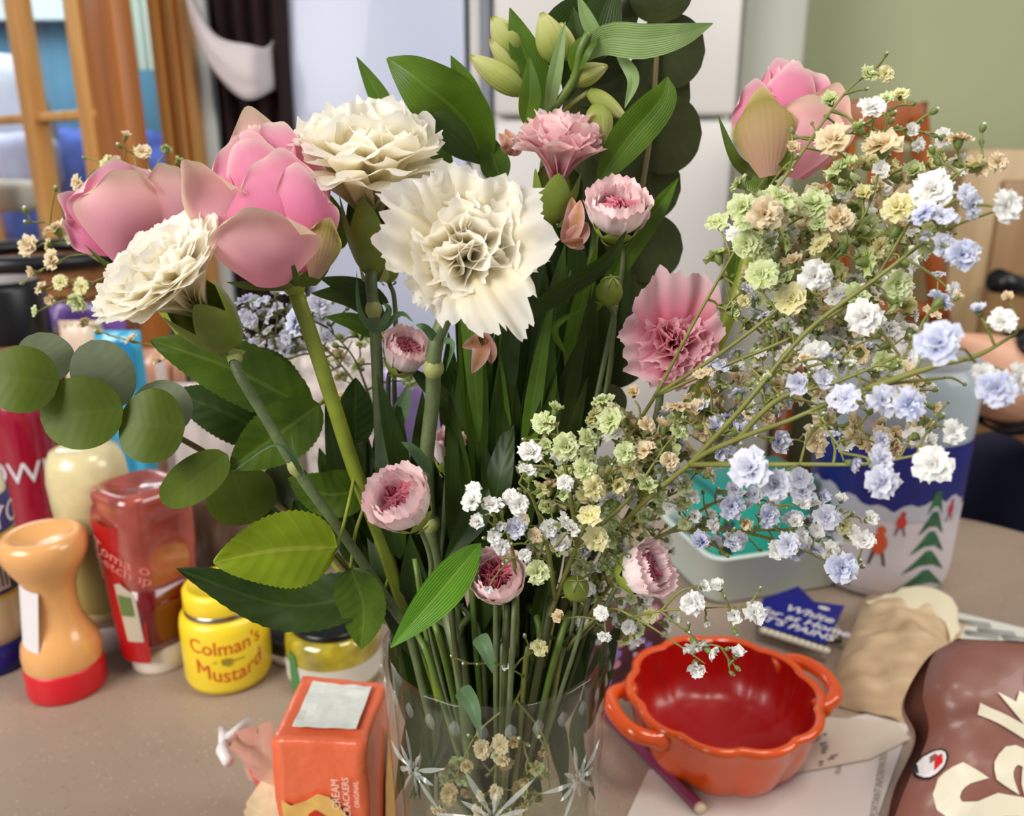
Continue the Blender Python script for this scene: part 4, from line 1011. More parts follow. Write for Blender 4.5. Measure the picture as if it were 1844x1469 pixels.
m_eleaf = leaf_mat('eucalyptus_leaf', S(84, 104, 18), S(104, 122, 34), S(122, 134, 64), 'pin', .5, vs=.04, bs=.03, mrs=.18)
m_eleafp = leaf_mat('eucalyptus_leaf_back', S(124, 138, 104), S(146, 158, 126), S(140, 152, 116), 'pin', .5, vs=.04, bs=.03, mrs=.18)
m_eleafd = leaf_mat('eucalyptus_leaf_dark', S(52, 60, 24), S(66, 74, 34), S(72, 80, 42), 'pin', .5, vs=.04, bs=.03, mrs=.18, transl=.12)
m_abud = petal_mat('alstroemeria_bud_petal', [(0, S(150, 166, 70)), (.5, S(190, 196, 110)), (.9, S(216, 214, 150)), (1, S(150, 160, 60))], vein=30)
m_afade = petal_mat('faded_alstroemeria_petal', [(0, S(190, 150, 70)), (.35, S(214, 150, 130)), (.8, S(226, 176, 168)), (1, S(232, 200, 186))], vein=30)

# ================================================================== FLOWER BUILDERS
def leaf(name, pts, wpx, m, parent, kind='lance', fold=.25, roll=0, serr=0, n=16, wave=0.0, seed=0, half=4):
    """pts: (px, py, depth) from base to tip; wpx: widest width in photograph pixels"""
    ps = [P(*p) for p in pts]; c = spline(ps, n+1); W = px2m(wpx/2, ps[len(ps)//2])
    rows, tt, uu = [], [], []
    view = V((0, 0, H))
    for i, p in enumerate(c):
        t = i/n; tg = (c[min(i+1, n)]-c[max(i-1, 0)]).normalized()
        nh = (view-p).normalized(); side = tg.cross(nh).normalized(); nr = side.cross(tg).normalized()
        R_ = Matrix.Rotation(math.radians(roll), 3, tg); side = R_@side; nr = R_@nr
        if kind == 'lance': w_ = (math.sin(PI*t**.85))**.85*(1-.15*t)
        elif kind == 'ovate': w_ = max(0, math.sin(PI*min(1, t**.72)))**.72
        elif kind == 'round': w_ = max(0, 1-(2*t-1)**2)**.5
        elif kind == 'blade': w_ = min(1, t*6+.25)*(1-t**2.4)
        else: w_ = 1-t
        w_ = max(w_, .03)*W
        row = []
        for k in range(-half, half+1):
            u = k/half; ww = w_
            if serr and abs(k) == half: ww *= 1+serr*(1 if i % 2 else -1)
            off = nr*(abs(u)*ww*math.sin(fold)-.5*ww*fold*u*u*.6+wave*W*math.sin(t*9+seed+u)*u*u)
            row.append(p+side*(u*ww*math.cos(fold))+off)
        rows.append(row); tt.append([abs(k)/half for k in range(-half, half+1)]); uu.append([t]*(2*half+1))
    return MB().grid(rows, tt, uu).build(name, m, parent)
def stem(parent, ps, rpx, m, r1=None, name='stem', nodes=()):
    c = spline(ps, 6*len(ps)); k = len(c)
    r0 = rpx; r1 = r1 or rpx
    rad = [r0+(r1-r0)*i/(k-1) for i in range(k)]
    o = MB().tube(c, rad, 8).build(name, m, parent)
    for q in nodes:
        f = q*(k-1); i = int(f); p = c[i]; d = (c[min(i+1, k-1)]-c[i-1]).normalized(); R_ = frame(d)
        mb = MB().lathe([(r0*.9, -.004), (r0*1.35, -.0015), (r0*1.45, .001), (r0*1.0, .004)], (0, 0, 0), 10); mb.v = [p+R_@v for v in mb.v]
        mb.build('node', m_node, o)
    return o, c
def dip(dx, dy, z=.228):
    """a stem's way over the rim and down to the vase floor"""
    return [VC+V((dx, dy, z)), VC+V((dx*.55, dy*.55, .13)), VC+V((-dx*.5, -dy*.5, .03))]
def petal_mesh(name, R, a0, a1, W, m, ruf=.1, freq=3.2, teeth=.05, nu=30, nv=10, seed=0, cup=.3, tip=.25, claw=.14, droop=0, z0=0, tmid=0):
    """a fan shaped petal: starts upright along +Z and bends out towards +X"""
    rng = random.Random(seed); ph = rng.uniform(0, 6); ph2 = rng.uniform(0, 6); tn = [rng.uniform(-1, 1) for _ in range(nu+1)]
    prof = [(0.0, z0)]; r_, z_ = 0.0, z0; dirs = []
    for i in range(1, nv+1):
        t = i/nv; a = a0+(a1-a0)*min(1, (t*1.25)**1.1)+droop*max(0, t-.55)**1.5*3
        r_ += R/nv*math.sin(a); z_ += R/nv*math.cos(a); prof.append((r_, z_)); dirs.append(a)
    dirs = [a0]+dirs; rows, tt, uu = [], [], []
    for i in range(nv+1):
        t = i/nv; row, tr, ur = [], [], []
        w_ = W*(claw+(1-claw)*min(1, t/.8)**1.1)
        for k in range(nu+1):
            u = k/nu*2-1
            tl = t*(1-tip*abs(u)**2.2*t); 
            if i == nv: tl += teeth*(.9*tn[k]+.12*(1 if k % 2 else -1)+.9*math.sin(ph+u*6)+.4*math.sin(ph2+u*15))
            elif i == nv-1: tl -= .02*abs(tn[k])
            f = max(0, min(tl, 1.12))*nv; j = min(int(f), nv-1); g = f-j
            pr = prof[j][0]+(prof[j+1][0]-prof[j][0])*g; pz = prof[j][1]+(prof[j+1][1]-prof[j][1])*g
            a = dirs[j]
            rf = ruf*R*t**1.8*(math.sin(freq*u*PI+ph)*.6+.4*math.sin(freq*1.9*u*PI+ph2))+tmid*R*.06*tn[k]*t**4
            nx, nz = math.cos(a), -math.sin(a)
            lat = u*w_
            x = pr-cup*lat*lat/R*math.cos(a)*1.0+nx*rf
            z = pz+cup*lat*lat/R*math.sin(a)*.9+nz*rf
            row.append(V((x, lat, z))); tr.append(t); ur.append(u*.5)
        rows.append(row); tt.append(tr); uu.append(ur)
    return MB().grid(rows, tt, uu).mesh(name, m)
def calyx(parent, base, ax, r0, r1, L, m, teeth=5, tooth=.35, name='calyx', flare=1.0):
    """tube shaped green cup that ends in pointed teeth"""
    R_ = frame(ax); rows = []; n = teeth*8
    for i in range(11):
        t = i/10; row = []
        for k in range(n):
            a = 2*PI*k/n; q = abs(((k/8) % 1)-.5)*2
            tz = t*L*(1-tooth*q**1.5*max(0, t-.3)/.7)
            r_ = r0+(r1-r0)*math.sin(min(1, t*1.4)*PI/2)*(1+.05*flare*t)
            if t < .15: r_ = r0*(.55+.45*t/.15)+(r1-r0)*math.sin(t*1.4*PI/2)
            row.append(V((r_*math.cos(a), r_*math.sin(a), tz)))
        rows.append(row)
    mb = MB().grid(rows, wrap=True); mb.v = [V(base)+R_@v for v in mb.v]
    co_ = mb.build(name, m, parent)
    for k in range(3):
        mb = MB(); rr = r0*1.15
        mb.grid([[V((rr*(1+.15*i/4)*math.cos(2*PI*k/3+(j-2)*.33*(1-i/4.3)), rr*(1+.15*i/4)*math.sin(2*PI*k/3+(j-2)*.33*(1-i/4.3)), -.001+i/4*L*.22)) for j in range(5)] for i in range(5)])
        mb.v = [V(base)+R_@v for v in mb.v]; mb.build('bract', m_node, co_)

def carnation(name, label, head, ax, R, m, stem_pts, group, rings=None, seed=1, cal=None, sr=.0022, nodes=(), extra=(), teeth=.04):
    """head = mouth of the calyx (world); ax = where the face looks"""
    ax = V(ax).normalized(); L = R*.72; base = V(head)-ax*L*.95
    t = thing(name, label, 'flower', base, group)
    calyx(t, base, ax, cal or R*.14, (cal or R*.14)*2.2, L*1.15, m_calyx)
    
    Rf = frame(ax); rng = random.Random(seed)
    for ri, (n, a1, ln, W, ruf, dr) in enumerate(rings):
        ms = [petal_mesh('petal', R*ln, .06, a1, R*W, m, ruf, 1.15+.35*v+(.7 if ri < 2 else 0), teeth*ln, seed=seed*100+ri*10+v, droop=dr, z0=0) for v in range(3)]
        for k in range(n):
            sp = 2*PI*(k+rng.uniform(-.22, .22))/n+ri*.7
            tl = Matrix.Rotation(rng.uniform(-.10, .10), 3, 'Y')
            s = rng.uniform(.93, 1.06)
            inst('petal', ms[rng.randrange(3)], t, V(head)-ax*R*.12+ax*R*.02*ri, Rf@Matrix.Rotation(sp, 3, 'Z')@tl, s)
    for px, py, Y, ln, W, dr, a1 in extra:
        tg = P(px, py, Y); d = tg-V(head); loc = Rf.transposed()@d; sp = math.atan2(loc.y, loc.x)
        me = petal_mesh('petal', d.length*ln, .1, a1, d.length*W*1.1, m, .075, 2.1, teeth*1.05, seed=seed+77+int(px), droop=dr)
        inst('petal', me, t, V(head)-ax*R*.1, Rf@Matrix.Rotation(sp, 3, 'Z'))
    stem(t, [base]+stem_pts, sr, m_stem_car, nodes=nodes)
    return t
def cupbud(name, label, head, ax, R, stem_pts, group, seed=1, hh=1.5, closed=0.0, m_out=None, m_in=None, sr=.0012):
    """half open spray carnation: upright pale outer petals around a crimson crinkled heart"""
    ax = V(ax).normalized(); L = R*hh; base = V(head)-ax*L
    t = thing(name, label, 'flower', base, group)
    Rf = frame(ax); rng = random.Random(seed)
    calyx(t, base, ax, R*.42, R*.78, L*.62, m_calyx_b, tooth=.4)
    for ri, (n, rad, W, zz) in enumerate(((5, 1.0, .78, .0), (5, .88, .72, .03), (5, .72, .62, .02))):
        for v in range(n):
            rows, tt, uu = [], [], []; nu, nv = 16, 9; ph = rng.uniform(0, 6); spn = W*1.15
            ext = 1+rng.uniform(-.07, .08)
            for i in range(nv+1):
                tq = i/nv; row, tr, ur = [], [], []
                rr = R*rad*(.35+.65*math.sin(min(1, tq*1.35)*PI/2))*(1-closed*max(0, tq-.5))
                for k in range(nu+1):
                    u = k/nu*2-1; te = 0
                    if i == nv: te = .035*(1 if k % 2 else -1)
                    z = L*ext*(.16+.95*tq*(1-.16*u*u)+te+zz); a = u*spn
                    r2 = rr*(1+.05*math.sin(3*u*PI+ph)*tq*tq+(.10*max(0, tq-.75)*4 if ri == 0 else -.12*max(0, tq-.7)*3))
                    row.append(V((r2*math.cos(a), r2*math.sin(a), z))); tr.append(tq); ur.append(u*.5)
                rows.append(row); tt.append(tr); uu.append(ur)
            me = MB().grid(rows, tt, uu).mesh('petal', m_out or m_bpale)
            inst('petal', me, t, base, Rf@Matrix.Rotation(2*PI*v/n+ri*.62+rng.uniform(-.1, .1), 3, 'Z'))
    ms = [petal_mesh('heart_petal', L*.84, .0, .14+.1*v, R*.34, m_in or m_bcrim, .30, 3.4, .05, nu=18, nv=7, seed=seed*50+v, cup=.2, claw=.3) for v in range(3)]
    for k in range(13):
        a = k*2.39996; q = R*.36*math.sqrt((k+.3)/13)
        inst('heart_petal', ms[k % 3], t, base+Rf@V((q*math.cos(a), q*math.sin(a), L*.10)), Rf@Matrix.Rotation(a+rng.uniform(-.5, .5), 3, 'Z'), rng.uniform(.9, 1.04))
    stem(t, [base]+stem_pts, sr, m_stem_car, r1=sr*1.3)
    return t
def rose(name, label, base, tip, R, stem_pts, seed=1, spin=0, outer=(), sepals=True, sr=.0038, group=None):
    base, tip = V(base), V(tip); ax = (tip-base).normalized(); Hh = (tip-base).length
    t = thing(name, label, 'flower', base, group)
    Rf = frame(ax, spin); rng = random.Random(seed)
    def rp(rho, zt, span, curl, m, phi, bot=.0, point=.02, name='petal', flare=0, nu=18, nv=14, wav=.02, mess=.0):
        rows, tt, uu = [], [], []; ph = rng.uniform(0, 6)
        for i in range(nv+1):
            tq = i/nv; row, tr, ur = [], [], []
            for k in range(nu+1):
                u = k/nu*2-1
                hz = Hh*(bot+(zt-bot)*tq*(1-.30*abs(u)**2.6)+point*.25*max(0, 1-abs(u)*3)*max(0, tq-.8))
                zz = hz/Hh
                env = (.30+.80*math.sin(min(1, zz*1.9+.06)*PI/2))*(1-.40*max(0, zz-.40)/.60)
                rr = R*rho*env
                ed = max(max(0, tq-.72)/.28, max(0, abs(u)-.62)/.38*tq)
                rr += R*curl*ed**2+R*flare*tq**2*.9
                hz -= Hh*curl*.16*max(0, tq-.82)/.18
                rr += R*wav*math.sin(4*u+ph)*tq
                a = u*span*(.5+.5*min(1, tq*2.2))
                row.append(V((rr*math.cos(a), rr*math.sin(a), hz))); ed2 = max(tq**9, abs(u)**7*min(1, tq*1.6)); tr.append(.72*tq+(1-.72*tq)*ed2); ur.append(u*.5)
            rows.append(row); tt.append(tr); uu.append(ur)
        me = MB().grid(rows, tt, uu).mesh('petal', m)
        return inst(name, me, t, base, Rf@Matrix.Rotation(phi, 3, 'Z'))
    for k in range(6): rp(.08+.05*k, 1.0-.006*k, 1.9, .03, m_rosein, k*2.4, .3, wav=.015)
    for k in range(4): rp(.42+.075*k, .97-.015*k, 1.3, .07, m_rosein, k*2.4+.6, .1, wav=.015)
    for k in range(4): rp(.74+.05*k, .93-.03*k, 1.15, .13, m_rosein, k*1.9+1.2, .02, wav=.012)
    for (phi, rho, zt, span, curl, flare, mm) in outer:
        rp(rho, zt, span, curl, {'o': m_roseout, 'i': m_rosein, 'g': m_rosegreen}[mm], phi-spin, .0, flare=flare)
    mb = MB().lathe([(0, -.008), (R*.10, -.008), (R*.24, -.003), (R*.34, .004), (R*.36, .010)], (0, 0, 0), 20); mb.v = [base+Rf@v for v in mb.v]
    mb.build('receptacle', m_stem_rose, t)
    stem(t, [base-ax*.006]+stem_pts, sr, m_stem_rose)
    return t

def dirpx(a, b): return (P(*b)-P(*a)).normalized()

# ================================================================== CARNATIONS
g = 'white carnations'
carnation('white_carnation', 'biggest white carnation, front centre, wide open with two long lower petals', P(838, 470, .372), (.04, -.86, .40), .0350, m_ivory,
          [P(787, 610, .378), P(779, 720, .382), P(768, 860, .385), P(790, 1050, .385)]+dip(-.018, -.03), g, seed=3, nodes=(.22, .5), sr=.0036,
          rings=[(4, 1.35, 1.0, .70, .07, .05), (5, 1.05, 1.10, .70, .07, 0), (5, .80, 1.12, .70, .08, 0), (4, .58, 1.10, .68, .10, 0), (4, .40, 1.02, .64, .13, 0), (3, .25, .96, .58, .16, 0), (3, .12, .90, .48, .18, 0), (2, .04, .84, .4, .2, 0)],
          extra=((935, 632, .345, 1.30, .30, .1, 1.32), (850, 612, .342, 1.22, .42, .05, 1.3), (772, 585, .345, 1.2, .36, .05, 1.3), (690, 490, .35, 1.18, .42, 0, 1.22), (672, 372, .352, 1.15, .42, 0, 1.1), (752, 306, .36, 1.12, .42, 0, 1.0), (862, 292, .362, 1.12, .48, 0, .95), (945, 340, .36, 1.12, .40, 0, 1.0), (1004, 412, .352, 1.16, .46, 0, 1.15), (985, 510, .35, 1.14, .36, 0, 1.25)))
carnation('white_carnation', 'white carnation at the left, tilted, in front of two pink roses', P(350, 548, .368), (-.40, -.46, .80), .0430, m_ivory,
          [P(428, 668, .372), P(480, 755, .372), P(540, 855, .372), P(620, 965, .374), P(715, 1105, .376)]+dip(-.044, -.012), g, seed=7, nodes=(.06, .36), sr=.0025, cal=.0062,
          rings=[(7, 1.34, 1.06, .62, .03, .0), (6, 1.20, 1.04, .62, .035, 0), (5, .98, .98, .60, .08, 0), (5, .74, .92, .56, .12, 0), (4, .52, .86, .52, .18, 0), (4, .30, .80, .46, .22, 0), (3, .1, .74, .38, .26, 0)])
carnation('white_carnation', 'white carnation behind the biggest one, seen from its side', P(664, 372, .418), (-.02, -.16, 1.0), .0520, m_ivory,
          [P(668, 500, .415), P(676, 600, .412), P(684, 780, .408), P(690, 900, .40), P(720, 1080, .395)]+dip(-.03, .01), g, seed=12, nodes=(.22, .52), sr=.0030, cal=.0060,
          rings=[(6, 1.50, 1.0, .62, .06, .08), (6, 1.22, 1.02, .62, .07, 0), (5, .94, 1.02, .62, .09, 0), (5, .66, 1.0, .58, .12, 0), (4, .42, .98, .52, .16, 0), (3, .2, .94, .46, .2, 0)])
g = 'pink carnations'
carnation('pink_carnation', 'pale pink carnation at the top, seen from its side above green calyx', P(1003, 322, .43), (.10, -.12, 1.0), 0.0320, m_pinkp,
          [P(960, 430, .43), P(950, 560, .43), P(930, 800, .42), P(915, 1050, .41)]+dip(.01, .03), g, seed=21, sr=.002,
          cal=.0052, rings=[(5, 1.1, 1.06, .54, .06, .1), (6, .86, 1.06, .52, .08, 0), (5, .60, 1.06, .5, .1, 0), (5, .38, 1.04, .46, .14, 0), (4, .18, 1.0, .4, .2, 0)],
          extra=((890, 300, .42, 1.0, .33, .1, 1.35), (925, 235, .43, 1.0, .2, .0, .6)), teeth=.035)
carnation('pink_carnation', 'wide open deep pink carnation under the gypsophila at the right', P(1206, 622, .398), (-.02, -.92, .32), .0272, m_pinkc,
          [P(1180, 760, .41), P(1120, 900, .415), P(1020, 1080, .41)]+dip(.025, .02), g, seed=31, sr=.002,
          rings=[(5, 1.5, 1.08, .62, .08, .1), (5, 1.2, 1.06, .62, .10, 0), (5, .94, 1.02, .58, .12, 0), (5, .68, .96, .54, .15, 0), (4, .46, .88, .5, .2, 0), (4, .28, .8, .42, .24, 0), (3, .1, .72, .36, .26, 0)],
          extra=((1215, 472, .385, 1.06, .42, .0, 1.2), (1290, 520, .385, 1.0, .4, 0, 1.2), (1095, 640, .38, 1.0, .46, 0, 1.3), (1160, 705, .375, 1.0, .4, 0, 1.35)))

# ================================================================== SPRAY CARNATION BUDS
g = 'half open spray carnations'
m_ = 1
def pb(px, py, Y): return P(px, py, Y)
cupbud('spray_carnation', 'round pink spray carnation with crimson heart right of the top pink carnation', P(1114, 362, .405), (-.02, -.55, .85), px2m(55, P(1118, 382, .41)), [P(1122, 470, .415), P(1090, 640, .415), P(1030, 900, .41)]+dip(.02, .025), g, 1, 1.45)
cupbud('spray_carnation', 'pale pink spray carnation with crimson heart at the centre of the bouquet', P(712, 892, .345), (-.34, -.50, .76), px2m(57, P(718, 905, .35)), [P(776, 1010, .36), P(774, 1100, .37)]+dip(-.02, -.02), g, 2, 1.55)
cupbud('spray_carnation', 'small pink spray carnation between two grey green stems below the carnations', P(735, 622, .408), (.34, -.45, .78), px2m(40, P(720, 637, .42)), [P(700, 680, .42), P(705, 800, .415), P(740, 1000, .40)]+dip(-.024, .014), g, 3, 1.7)
cupbud('spray_carnation', 'pink spray carnation with crimson heart just above the vase rim', P(893, 1032, .35), (-.16, -.62, .72), px2m(52, P(900, 1040, .35)), [P(910, 1120, .36), P(905, 1160, .37)]+dip(.004, -.03), g, 4, 1.45, closed=.1)
cupbud('spray_carnation', 'pink spray carnation facing right beside a round green bud', P(1176, 1022, .352), (.62, -.50, .50), px2m(48, P(1160, 1030, .355)), [P(1085, 1100, .36), P(1040, 1150, .37)]+dip(.035, -.02), g, 5, 1.6)
cupbud('spray_carnation', 'narrow pink spray carnation peeping out right of a grey green stem', P(806, 792, .40), (.05, -.22, 1.0), px2m(30, P(806, 820, .40)), [P(800, 930, .40), P(800, 1060, .395)]+dip(-.008, -.01), g, 6, 2.3)
cupbud('spray_carnation', 'unopened pink spray carnation half hidden behind the biggest white carnation', P(694, 450, .43), (-.05, -.15, 1.0), px2m(27, P(700, 490, .43)), [P(712, 560, .43), P(720, 800, .42)]+dip(-.022, .02), g, 7, 2.2, closed=.9)
def green_bud(label, px, py, Y, rp, ax, stem_pts):
    c = P(px, py, Y); ax = V(ax).normalized(); r = px2m(rp, c); base = c-ax*r*1.1
    t = thing('carnation_bud', label, 'bud', base, 'green carnation buds'); R_ = frame(ax)
    rows = []; n = 40
    for i in range(13):
        s = i/12; rr = r*math.sin(PI*(.06+.94*s)**.85)**.62 if s < 1 else 0
        rows.append([base+R_@V((rr*math.cos(2*PI*k/n)*(1-.05*abs(math.sin(2.5*2*PI*k/n))*s), rr*math.sin(2*PI*k/n)*(1-.05*abs(math.sin(2.5*2*PI*k/n))*s), r*2.2*s)) for k in range(n)])
    MB().grid(rows, wrap=True).build('calyx', m_budg, t)
    for k in range(5):
        a = 2*PI*k/5
        MB().tube([base+R_@V((r*.80*math.cos(a), r*.80*math.sin(a), r*1.75)), base+R_@V((r*.5*math.cos(a), r*.5*math.sin(a), r*2.08)), base+R_@V((r*.05*math.cos(a), r*.05*math.sin(a), r*2.25))], [r*.03, r*.05, r*.03], 5).build('seam', m_node, t)
    for k in range(4):
        a = 2*PI*k/4+.4
        MB().tube([base+R_@V((r*.1*math.cos(a), r*.1*math.sin(a), -r*.1)), base+R_@V((r*.75*math.cos(a), r*.75*math.sin(a), r*.2)), base+R_@V((r*1.2*math.cos(a), r*1.2*math.sin(a), r*.45))], [r*.1, r*.09, r*.02], 5).build('bract', m_calyx_b, t)
    stem(t, [base]+stem_pts, .0011, m_stem_car)
green_bud('round green carnation bud above left of the deep pink carnation', 1098, 522, .39, 25, (.1, -.45, .9), [P(1105, 600, .40), P(1060, 850, .405)]+dip(.022, .01))
green_bud('round green carnation bud between two pink spray carnations above the rim', 1038, 1058, .35, 24, (.05, -.6, .8), [P(1035, 1100, .36), P(1020, 1150, .37)]+dip(.02, -.024))

# ================================================================== ROSES
out_a = [(PI/2+.1, 1.04, .98, 1.05, .22, .1, 'i'), (PI*1.02, 1.06, .90, .95, .5, .25, 'o'), (-1.75, 1.12, .62, 1.0, .30, .05, 'o'), (-.55, 1.08, .94, .9, .2, .0, 'i'), (.25, 1.12, .5, .7, .3, .05, 'g')]
ra = rose('pink_rose', 'large pink rosebud at the upper left with a peach outer petal folded down', P(528, 508, .392), P(455, 222, .40), px2m(84, P(470, 380, .40)),
     [P(562, 610, .39), P(598, 720, .388), P(640, 850, .39), P(690, 980, .39), P(735, 1110, .388)]+dip(-.038, .004), 5, 0, [])
rb = rose('pink_rose', 'pink rosebud at the far left partly hidden behind the tilted white carnation', P(236, 476, .45), P(205, 300, .46), px2m(66, P(225, 380, .455)),
     [P(330, 600, .45), P(420, 760, .44), P(560, 950, .42), P(690, 1110, .405)]+dip(-.04, .012), 9, 0, [])
rc = rose('pink_rose', 'pink rosebud at the upper right above the gypsophila', P(1376, 318, .43), P(1432, 108, .44), px2m(66, P(1400, 210, .435)),
     [P(1360, 420, .43), P(1300, 600, .425), P(1180, 850, .42), P(1050, 1080, .41)]+dip(.03, .02), 14, 0, [])
def rose_petal(parent, base_px, Y, tip_px, wpx, m, bulge=.35, curl=.2, seed=0, Yt=None, point=.1, skew=0):
    """a guard petal that leaves the flower: (px,py) of its base and of its tip, curved around the bud"""
    b, t_ = P(*base_px, Y), P(*tip_px, Yt or Y); L = (t_-b).length; ax = (t_-b).normalized()
    toc = (V((0, 0, H))-b).normalized(); sd = ax.cross(toc).normalized(); nr = sd.cross(ax).normalized(); W = px2m(wpx/2, b)
    rows, tt, uu = [], [], []; n, k_ = 14, 16; rng = random.Random(seed); ph = rng.uniform(0, 6)
    for i in range(n+1):
        s = i/n; w_ = W*(.28+.72*math.sin(min(1, s*1.35)*PI/2))*(1-.42*max(0, (s-.5)/.5)**2.2)
        row, tr, ur = [], [], []
        for k in range(k_+1):
            u = k/k_*2-1; ed = max(max(0, s-.8)/.2, max(0, abs(u)-.75)/.25*s)
            top = s*(1-(.20+.12*point)*abs(u)**(2.6-point)*s**2+.014*math.sin(6.5*u+ph)*s**3+skew*u*s*s)
            p = b+ax*(L*top)+sd*(u*w_)+nr*(bulge*W*(math.sin(PI*min(1, s*.9+.08))*(1-u*u*.9))-curl*W*-1*ed**1.6*.62+.035*W*math.sin(4*u+ph)*s+.05*W*math.sin(2.2*u+ph*2+s*3)*s)
            row.append(p); ed2 = max(s**8, abs(u)**6*min(1, s*1.5)); tr.append(.75*s+(1-.75*s)*ed2); ur.append(u*.5)
        rows.append(row); tt.append(tr); uu.append(ur)
    return MB().grid(rows, tt, uu).build('outer_petal', m, parent)
RP = rose_petal
RP(ra, (500, 450), .408, (442, 200), 170, m_roseout, .30, .35, 21, .414, .6, skew=.08)
RP(ra, (548, 470), .394, (500, 222), 150, m_rosein, .40, .35, 22, .402, .15, skew=-.06)
RP(ra, (478, 480), .392, (412, 258), 170, m_rosein, .40, .35, 23, .396, .1, skew=.10)
RP(ra, (515, 495), .379, (474, 284), 205, m_rosein, .46, .30, 24, .384, .1, skew=.16)
RP(ra, (560, 490), .377, (545, 300), 120, m_rosein, .46, .35, 25, .380, .1, skew=-.14)
RP(ra, (452, 470), .374, (346, 290), 112, m_roseout, .24, .95, 26, .372, .4, skew=-.12)
RP(ra, (490, 512), .368, (468, 362), 200, m_roseout, .46, .45, 27, .352, .0, skew=-.10)
RP(ra, (566, 500), .372, (592, 392), 70, m_rosegreen, .3, .4, 28, .374)
RP(rb, (240, 470), .452, (262, 305), 140, m_rosein, .3, .3, 31, .458, .1, skew=-.1)
RP(rb, (222, 460), .445, (195, 292), 160, m_rosein, .40, .35, 32, .448, .1, skew=.1)
RP(rb, (228, 470), .434, (218, 304), 165, m_roseout, .50, .3, 33, .434, .0, skew=.06)
RP(rb, (318, 446), .440, (298, 296), 122, m_roseout, .24, .3, 34, .446, .0)
RP(rb, (215, 430), .445, (114, 352), 80, m_rosein, .25, .8, 35, .445, .5)
RP(rb, (205, 455), .442, (120, 402), 66, m_rosein, .25, .8, 36, .442, .4)
RP(rc, (1400, 300), .430, (1400, 112), 135, m_rosein, .32, .35, 41, .44, .4, skew=.08)
RP(rc, (1420, 300), .428, (1462, 132), 150, m_rosein, .34, .45, 42, .435, .1)
RP(rc, (1380, 300), .424, (1356, 146), 100, m_rosein, .3, .4, 43, .43, .2)
RP(rc, (1430, 318), .418, (1508, 164), 130, m_roseout, .34, .7, 44, .424, .3)
RP(rc, (1412, 318), .410, (1455, 178), 165, m_roseout, .42, .5, 45, .412, .0, skew=.1)
RP(rc, (1385, 318), .404, (1368, 156), 116, m_rosegreen, .42, .05, 46, .412, 1.0)
def sep(parent, pts, w_, roll=20): leaf('sepal', pts, w_, m_sepal, parent, 'blade', .35, roll, half=2)
sep(ra, [(540, 515, .385), (580, 470, .375), (592, 400, .375)], 46, 40); sep(ra, [(535, 515, .38), (515, 495, .365), (500, 480, .36)], 12); sep(ra, [(535, 512, .38), (530, 490, .362), (524, 462, .358)], 14)
sep(ra, [(528, 515, .385), (450, 515, .375), (408, 508, .37)], 22)
sep(rb, [(250, 470, .44), (200, 480, .43), (152, 440, .43)], 16); sep(rb, [(320, 460, .44), (345, 420, .43), (338, 365, .43)], 16)
sep(rc, [(1372, 322, .42), (1325, 290, .41), (1292, 206, .41)], 30, 30); sep(rc, [(1385, 325, .415), (1415, 290, .40), (1432, 240, .40)], 22); sep(rc, [(1376, 322, .415), (1365, 340, .41), (1375, 350, .41)], 60)
RL = lambda par, pts, w_, m, **k: leaf('leaf', pts, w_, m, par, 'ovate', serr=.024, n=42, wave=.06, **k)
RL(ra, [(606, 985, .355), (500, 990, .345), (384, 1012, .335)], 142, m_rleafb, fold=.18, roll=-8)
RL(ra, [(694, 1058, .385), (520, 1090, .375), (318, 1024, .36)], 108, m_rleafd, fold=.3, roll=15)
RL(ra, [(632, 1022, .375), (655, 1090, .372), (650, 1168, .37)], 104, m_rleaf, fold=.35, roll=25)
RL(rb, [(560, 738, .41), (420, 665, .40), (270, 612, .395)], 118, m_rleaf, fold=.2, roll=10)
RL(rb, [(576, 728, .395), (490, 790, .385), (414, 842, .38)], 112, m_rleaf, fold=.25, roll=-10)
RL(rb, [(500, 790, .44), (400, 740, .43), (306, 706, .43)], 96, m_rleafd, fold=.2)
RL(ra, [(660, 880, .40), (590, 890, .39), (518, 862, .385)], 92, m_rleaf, fold=.25, roll=10)
RL(ra, [(600, 1000, .39), (560, 940, .39), (530, 900, .39)], 80, m_rleafd, fold=.2)
RL(rb, [(640, 800, .42), (640, 740, .42), (640, 680, .42)], 70, m_rleafd, fold=.2)
RL(rb, [(430, 640, .44), (500, 690, .44), (560, 760, .44)], 90, m_rleafd, fold=.2)
RL(ra, [(612, 450, .43), (598, 395, .43), (584, 342, .43)], 52, m_rleaf, fold=.2)
RL(rc, [(1320, 520, .43), (1330, 450, .43), (1345, 395, .43)], 34, m_rleaf, fold=.2)
for a_, b_, c_ in (((640, 850, .39), (620, 940, .37), (606, 985, .355)), ((690, 980, .39), (700, 1030, .39), (694, 1058, .385)), ((660, 900, .39), (640, 960, .38), (632, 1022, .375))):
    MB().tube(spline([P(*a_), P(*b_), P(*c_)], 10), .0009, 6).build('leaf_stalk', m_stem_rose, ra)
for a_, b_, c_ in (((600, 715, .40), (585, 720, .40), (576, 728, .395)), ((600, 715, .40), (580, 725, .405), (560, 738, .41))):
    MB().tube(spline([P(*a_), P(*b_), P(*c_)], 10), .0009, 6).build('leaf_stalk', m_stem_rose, rb)

